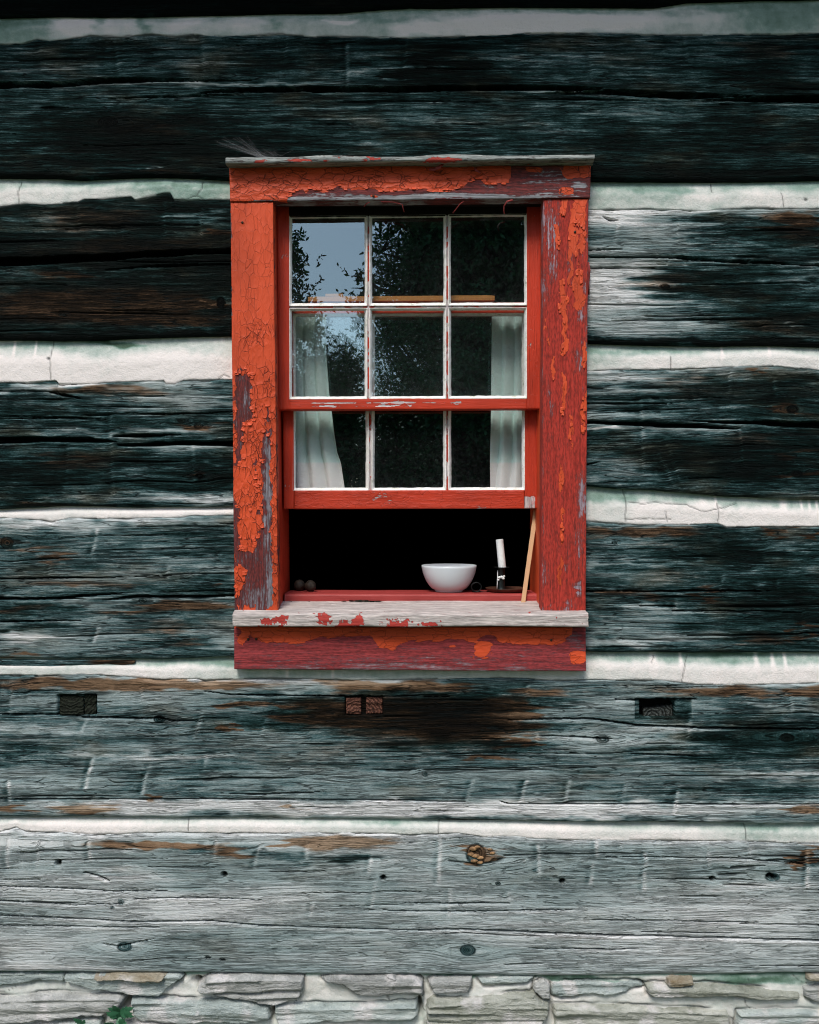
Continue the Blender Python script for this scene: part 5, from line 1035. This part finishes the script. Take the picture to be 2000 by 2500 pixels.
# propping stick and lath
M_STICK = mat_barewood('pale_planed_wood', (.50, .29, .15), (.68, .43, .25), .6); M_LATH = mat_barewood('ochre_wood', (.33, .14, .035), (.50, .24, .07), .6)
def stick(name, p0, p1, wd, dp, mat, label, cat):
    P0, P1 = np.array(Wp(*p0)), np.array(Wp(*p1)); d = P1 - P0; L_ = np.linalg.norm(d); d /= L_
    s = np.cross(d, (0, 1, 0)); s /= np.linalg.norm(s); f = np.cross(s, d); V = []; G = []; n = 24
    sec = [(-.5, -.42), (-.42, -.5), (.42, -.5), (.5, -.42), (.5, .42), (.42, .5), (-.42, .5), (-.5, .42)]
    for i in range(n + 1):
        t = i / n; sc = 1 if 0 < i < n else .86
        w_ = wd * (1 + .08 * (t - .5)) + .0004 * math.sin(i * 1.7)
        for (a, b) in sec: V.append(P0 + d * L_ * t + s * a * w_ * sc + f * b * dp * sc); G.append((t * L_, a * w_ + b * dp, 3))
    F = [(i * 8 + j, i * 8 + (j + 1) % 8, (i + 1) * 8 + (j + 1) % 8, (i + 1) * 8 + j) for i in range(n) for j in range(8)]
    F += [tuple(range(8))[::-1], tuple(n * 8 + j for j in range(8))]
    return tag(npmesh(name, V, F, mat, None, dict(grain=np.array(G)), smooth=False), label, cat)
stick('wooden_stick', (1276.5, 1477, .058), (1308.5, 1246, .108), .0108, .006, M_STICK, 'pale wooden stick leaning on the right jamb, foot on the sill', 'stick')
yl = .095
stick('wooden_lath', (753, 732.5, yl), (1207, 729.5, yl), .0135, .02, M_LATH, 'ochre wooden lath lying along the top of the lower sash', 'lath')
stick('wood_block', (795, 722.0, yl), (839, 721.8, yl), .0070, .016, M_LATH, 'short flat wood block lying on the ochre lath', 'block')

# ------------------------------------------------------------------ cobweb above the window
t = NT('cobweb_silk'); t.bsdf.inputs['Base Color'].default_value = (.8, .82, .85, 1); t.bsdf.inputs['Alpha'].default_value = .035; M_WEB = t.m
Vw, Fw = [], []; rw = random.Random(8)
def thread(a, b, w0=.9, w1=.5):
    A, B = np.array(Wp(*a)), np.array(Wp(*b)); d = B - A; nn = np.array([-d[2], 0, d[0]]); nn /= np.linalg.norm(nn); b0 = len(Vw)
    for p, w_ in ((A, w0), (B, w1)):
        for (s, q) in ((-.5, 0), (.5, 0), (0, .6)): Vw.append(p + nn * s * w_ / 1000 + np.array([0, q * w_ / 1000, 0]))
    Fw.extend([(b0, b0 + 1, b0 + 4, b0 + 3), (b0 + 1, b0 + 2, b0 + 5, b0 + 4), (b0 + 2, b0, b0 + 3, b0 + 5)])
for k in range(26):
    a = rw.uniform(0, 1); thread((640 + rw.uniform(-14, 14), 383, -.045), (528 + 90 * a + rw.uniform(-8, 8), 343 + rw.uniform(-8, 12) - 5 * a, -.004))
for k in range(14): x_ = rw.uniform(640, 700); thread((x_, 381, -.05), (x_ + rw.uniform(-40, 30), 364 + rw.uniform(-6, 8), -.004))
tag(npmesh('cobweb', Vw, Fw, M_WEB, None, smooth=False), 'faint white cobweb fanning from the left of the drip cap to the log', 'cobweb')

# ------------------------------------------------------------------ weeds in the foundation
t = NT('nettle_leaf'); tc = t.n.new('ShaderNodeTexCoord').outputs['Object']; M_LEAF = t.done(t.mix(t.noise(tc, 60, 3), (.015, .07, .035), (.06, .20, .10)), .5, None, .3)
def weed(px, py, n, sz, seed, label):
    rr = random.Random(seed); r0 = root('weed', Wp(px, py + 20, .01), label, 'weed', 'weeds growing from the stone joints')
    base = np.array(Wp(px, py, .0)); 
    V, F = [], []
    P = [np.array(Wp(px + 4, py + 60, .012)), np.array(Wp(px + 2, py + 25, -.002)), base + np.array([0, -.016, 0])]
    for i, p in enumerate(P):
        for k in range(5): a = k * 1.2566; V.append(p + np.array([math.cos(a), math.sin(a), 0]) * .0013)
    F = [(i * 5 + k, i * 5 + (k + 1) % 5, i * 5 + 5 + (k + 1) % 5, i * 5 + 5 + k) for i in range(2) for k in range(5)]
    npmesh('stem', V, F, M_LEAF, r0)
    for i in range(n):
        a = i * 2.39 + rr.random(); el = rr.uniform(-.5, .9); L_ = sz * rr.uniform(.7, 1.2)
        d = np.array([math.cos(a) * math.cos(el), -abs(math.sin(a)) * .5 - .15, math.sin(a) * math.cos(el) * .7 + math.sin(el) * .3]); d /= np.linalg.norm(d)
        s = np.cross(d, (0, 1, 0.2)); s /= np.linalg.norm(s); up = np.cross(s, d)
        o = base + np.array([0, -.012 - rr.random() * .01, rr.uniform(-.03, .008)]) if i > 2 else base + np.array([0, -.016, 0])
        V, F = [], []; N = 9
        for j in range(N + 1):
            t_ = j / N; w_ = .30 * L_ * math.sin(math.pi * min(1, t_ * .9 + .08)) * (1.25 if j % 2 else .75) * (1 - .35 * t_)
            c = o + d * L_ * t_ - up * (-.18 * L_ * t_ * t_)
            V += [c - s * w_ + up * .12 * w_, c, c + s * w_ + up * .12 * w_]
        for j in range(N): F += [(3 * j, 3 * j + 1, 3 * j + 4, 3 * j + 3), (3 * j + 1, 3 * j + 2, 3 * j + 5, 3 * j + 4)]
        npmesh('leaf', V, F, M_LEAF, r0)
weed(298, 2462, 13, .034, 1, 'green nettle weed in the dark joint between two foundation stones, tallest of the three')
weed(208, 2490, 7, .026, 2, 'small green weed below the long pinkish stone, leftmost of the three')
weed(286, 2494, 9, .030, 3, 'low green weed at the bottom edge under the tallest weed')

# ------------------------------------------------------------------ roof eave above, ground, trees reflected in the panes
eave = root('roof_eave', (0, -.2, 3.05), 'dark board roof eave jutting out over the top of the log wall', 'roof')
M_EAVE = plain('old_eave_boards', (.035, .033, .03), .85, .1)
for k in range(3): box('soffit_board', (-2.6, -.38 + k * .135, 3.10), (2.6, -.38 + k * .135 + .130, 3.125), M_EAVE, eave)
box('fascia', (-2.62, -.41, 3.06), (2.62, -.383, 3.22), M_EAVE, eave); box('roof_deck', (-2.6, -.38, 3.13), (2.6, .40, 3.17), M_EAVE, eave)
t = NT('grass_ground'); tc = t.n.new('ShaderNodeTexCoord').outputs['Object']
M_GR = t.done(t.ramp(t.noise(tc, 3, 8, .7), [(.3, (.035, .05, .02)), (.7, (.09, .12, .05))]), .95, t.bump(t.noise(tc, 40, 4), .02), .1)
gx = np.concatenate([[-900, -200, -60], np.linspace(-20, 20, 60), [60, 200, 900]]); gy = np.concatenate([[-900, -200, -60], np.linspace(-30, .03, 60), [6, 60, 300]])
GX, GY = np.meshgrid(gx, gy); GZ = .06 * fbm(GX * .5, GY * .5, 5, 3) * np.clip((-GY) / 2, 0, 1) * (np.abs(GX) < 100) - .001
npmesh('ground', np.stack([GX, GY, GZ], -1).reshape(-1, 3), gridF(len(gx), len(gy)), M_GR)['kind'] = 'structure'
M_BARK = plain('tree_bark', (.05, .042, .034), .9, .1, 0, .4, 30)
t = NT('tree_leaf'); oi = t.attr('lv'); c = t.ramp(oi, [(0, (.018, .065, .030)), (1, (.07, .19, .07))])
M_TL = t.done(c, .5, None, .25)
def tree(x, y, hgt, blobs, nl, leaf, seed, label, cat='tree', rad=.16, keep=None):
    rg = np.random.default_rng(seed); rr = random.Random(seed)
    r0 = root('tree', (x, y, 0), label, cat, 'trees standing opposite the wall')
    V, F = [], []
    def limb(A, B, ra, rb, n=6):
        A, B = np.array(A, float), np.array(B, float); b0 = len(V)
        d = B - A; d /= np.linalg.norm(d) + 1e-9; s = np.cross(d, (.3, .9, .1)); s /= np.linalg.norm(s); u = np.cross(d, s); mid = (A + B) / 2 + np.array([rr.uniform(-.1, .1), rr.uniform(-.1, .1), 0]) * np.linalg.norm(B - A)
        for (p, r_) in ((A, ra), (mid, (ra + rb) / 2), (B, rb)):
            for k in range(n): a = k * 2 * math.pi / n; V.append(p + (s * math.cos(a) + u * math.sin(a)) * r_)
        for i in range(2):
            for k in range(n): F.append((b0 + i * n + k, b0 + i * n + (k + 1) % n, b0 + (i + 1) * n + (k + 1) % n, b0 + (i + 1) * n + k))
    limb((x, y, -.2), (x + .1, y, hgt * .45), rad, rad * .75, 10); limb((x + .1, y, hgt * .45), (x - .05, y, hgt * .9), rad * .75, rad * .2, 8)
    cs_ = []
    for (bx_, by_, bz_, br) in blobs:
        zst = min(bz_ - .4, hgt * rr.uniform(.3, .7)); limb((x + .05, y, max(.6, zst)), (bx_, by_, bz_), rad * .35, .02)
        for k in range(7):
            v = rg.normal(size=3); v /= np.linalg.norm(v); limb((bx_, by_, bz_), np.array((bx_, by_, bz_)) + v * br * .85, .022, .006, 4)
    npmesh('trunk', V, F, M_BARK, r0)
    # crown: twigs of leaflets scattered through each lobe, denser inward
    B = np.array(blobs); wgt = B[:, 3] ** 2.2; pick = rg.choice(len(B), size=nl // 9, p=wgt / wgt.sum())
    u = rg.normal(size=(len(pick), 3)); u /= np.linalg.norm(u, axis=1, keepdims=True); rad_ = rg.random(len(pick)) ** .45
    rad_ *= (1 + .22 * rg.normal(size=len(pick)) * (rg.random(len(pick)) > .6))
    tw = B[pick, :3] + u * (rad_ * B[pick, 3])[:, None]
    tw = np.repeat(tw, 9, 0); axis = np.repeat(rg.normal(size=(len(pick), 3)) + [0, 0, -.4], 9, 0); axis /= np.linalg.norm(axis, axis=1, keepdims=True)
    k = np.tile(np.arange(9), len(pick)) ; c = tw + axis * (k * leaf * .42)[:, None] + rg.normal(size=tw.shape) * leaf * .12
    if keep is not None: m = keep(c); c = c[m]; axis = axis[m]; k = k[m]
    c = c[c[:, 2] > .15]; n = len(c); axis = axis[:n]; k = k[:n]
    sd_ = np.cross(axis, rg.normal(size=(n, 3))); sd_ /= np.linalg.norm(sd_, axis=1, keepdims=True); sd_ = np.where((k % 2)[:, None] == 0, sd_, -sd_)
    d = sd_ * .8 + axis * .5 + rg.normal(size=(n, 3)) * .2; d /= np.linalg.norm(d, axis=1, keepdims=True); wv = np.cross(d, rg.normal(size=(n, 3))); wv /= np.linalg.norm(wv, axis=1, keepdims=True)
    L_ = (leaf * rg.uniform(.7, 1.3, n))[:, None]
    V = np.stack([c, c + d * L_ * .5 + wv * L_ * .22, c + d * L_, c + d * L_ * .5 - wv * L_ * .22], 1).reshape(-1, 3)
    F = np.arange(n * 4).reshape(-1, 4); lv = np.repeat(rg.random(n), 4)
    npmesh('crown', V, F, M_TL, r0, dict(lv=lv), smooth=False)
    return r0
def rndblobs(seed, cx, cy, z0, z1, rx, n, r):
    g_ = random.Random(seed); o = []
    for i in range(n):
        a = g_.uniform(0, 6.28); q = math.sqrt(g_.random()); o.append((cx + rx * q * math.cos(a), cy + rx * .7 * q * math.sin(a), g_.uniform(z0, z1), r * g_.uniform(.7, 1.2)))
    return o
tree(-3.6, -12.3, 9.5, [(-2.22, -12, 5.7, .52), (-2.15, -12, 5.75, .40), (-2.0, -12, 4.75, .55), (-1.85, -12, 4.45, .45), (-2.6, -12, 5.2, .8), (-2.75, -12, 6.6, .6), (-1.95, -12, 4.35, .5), (-2.7, -12.4, 7.3, .8), (-3.0, -12.4, 4.4, .9)] + rndblobs(1, -4.3, -12.6, 3.2, 8.8, 1.6, 16, .9), 105000, .09, 21, 'leafy tree across the yard, left of the gap of sky')
tree(1.3, -12.4, 10.5, [(-.72, -12, 5.15, .34), (-.88, -12, 5.35, .16), (-.45, -12, 5.7, .3), (-.42, -12, 6.3, .2), (-.60, -12, 4.8, .42), (-.15, -12, 6.5, .5), (.15, -12, 5.2, .75), (.4, -12.2, 6.1, .7), (-.3, -12.1, 4.5, .6), (-.1, -12, 3.8, .7), (.9, -12, 4.4, .9), (1.2, -12, 5.6, 1.0), (.6, -12, 3.2, .9), (1.6, -12, 3.4, 1.0), (1.0, -12.3, 7.2, 1.0)] + rndblobs(2, 2.0, -12.8, 2.6, 9.6, 1.9, 26, 1.), 90000, .085, 22, 'tall leafy tree across the yard, right of the gap of sky')
tree(-1.2, -13.6, 4.8, [(-1.6, -13.4, 4.0, .5), (-1.0, -13.4, 3.9, .55), (-2.1, -13.4, 3.7, .6)] + rndblobs(3, -1.3, -13.6, .8, 3.6, 1.7, 26, .75), 70000, .08, 23, 'low bushy tree filling the gap under the sky')
tree(6.0, -15, 12, rndblobs(4, 6.0, -15, 2.6, 11, 3.0, 26, 1.5), 40000, .16, 24, 'broad dark tree farther right across the yard')
tree(-9.0, -15, 11, rndblobs(5, -8.6, -15, 2.4, 10, 3.0, 26, 1.5), 40000, .16, 25, 'broad dark tree farther left across the yard')
tree(2.6, -17.5, 9, rndblobs(6, 2.4, -17.5, 1, 8.2, 2.6, 30, 1.5), 50000, .14, 26, 'dense tree standing behind the tall one')
tree(1.0, -15.4, 7.2, [(-.35, -15.2, 4.9, .6), (-.1, -15.2, 3.6, .8), (.2, -15.2, 5.9, .7), (.6, -15.2, 6.9, .8), (-.4, -15.2, 2.4, .8)] + rndblobs(7, 1.7, -15.4, .8, 6.9, 1.7, 36, 1.), 90000, .10, 27, 'dense dark tree close behind the tall one, its crown reaching the ground')
for o in (wall, found, win, eave): o['kind'] = 'thing'
us['label'] = 'upper sash with six small panes'; ls['label'] = 'lower sash pushed up behind the upper one'
for o in bpy.data.objects:
    if '_w' in o: del o['_w']
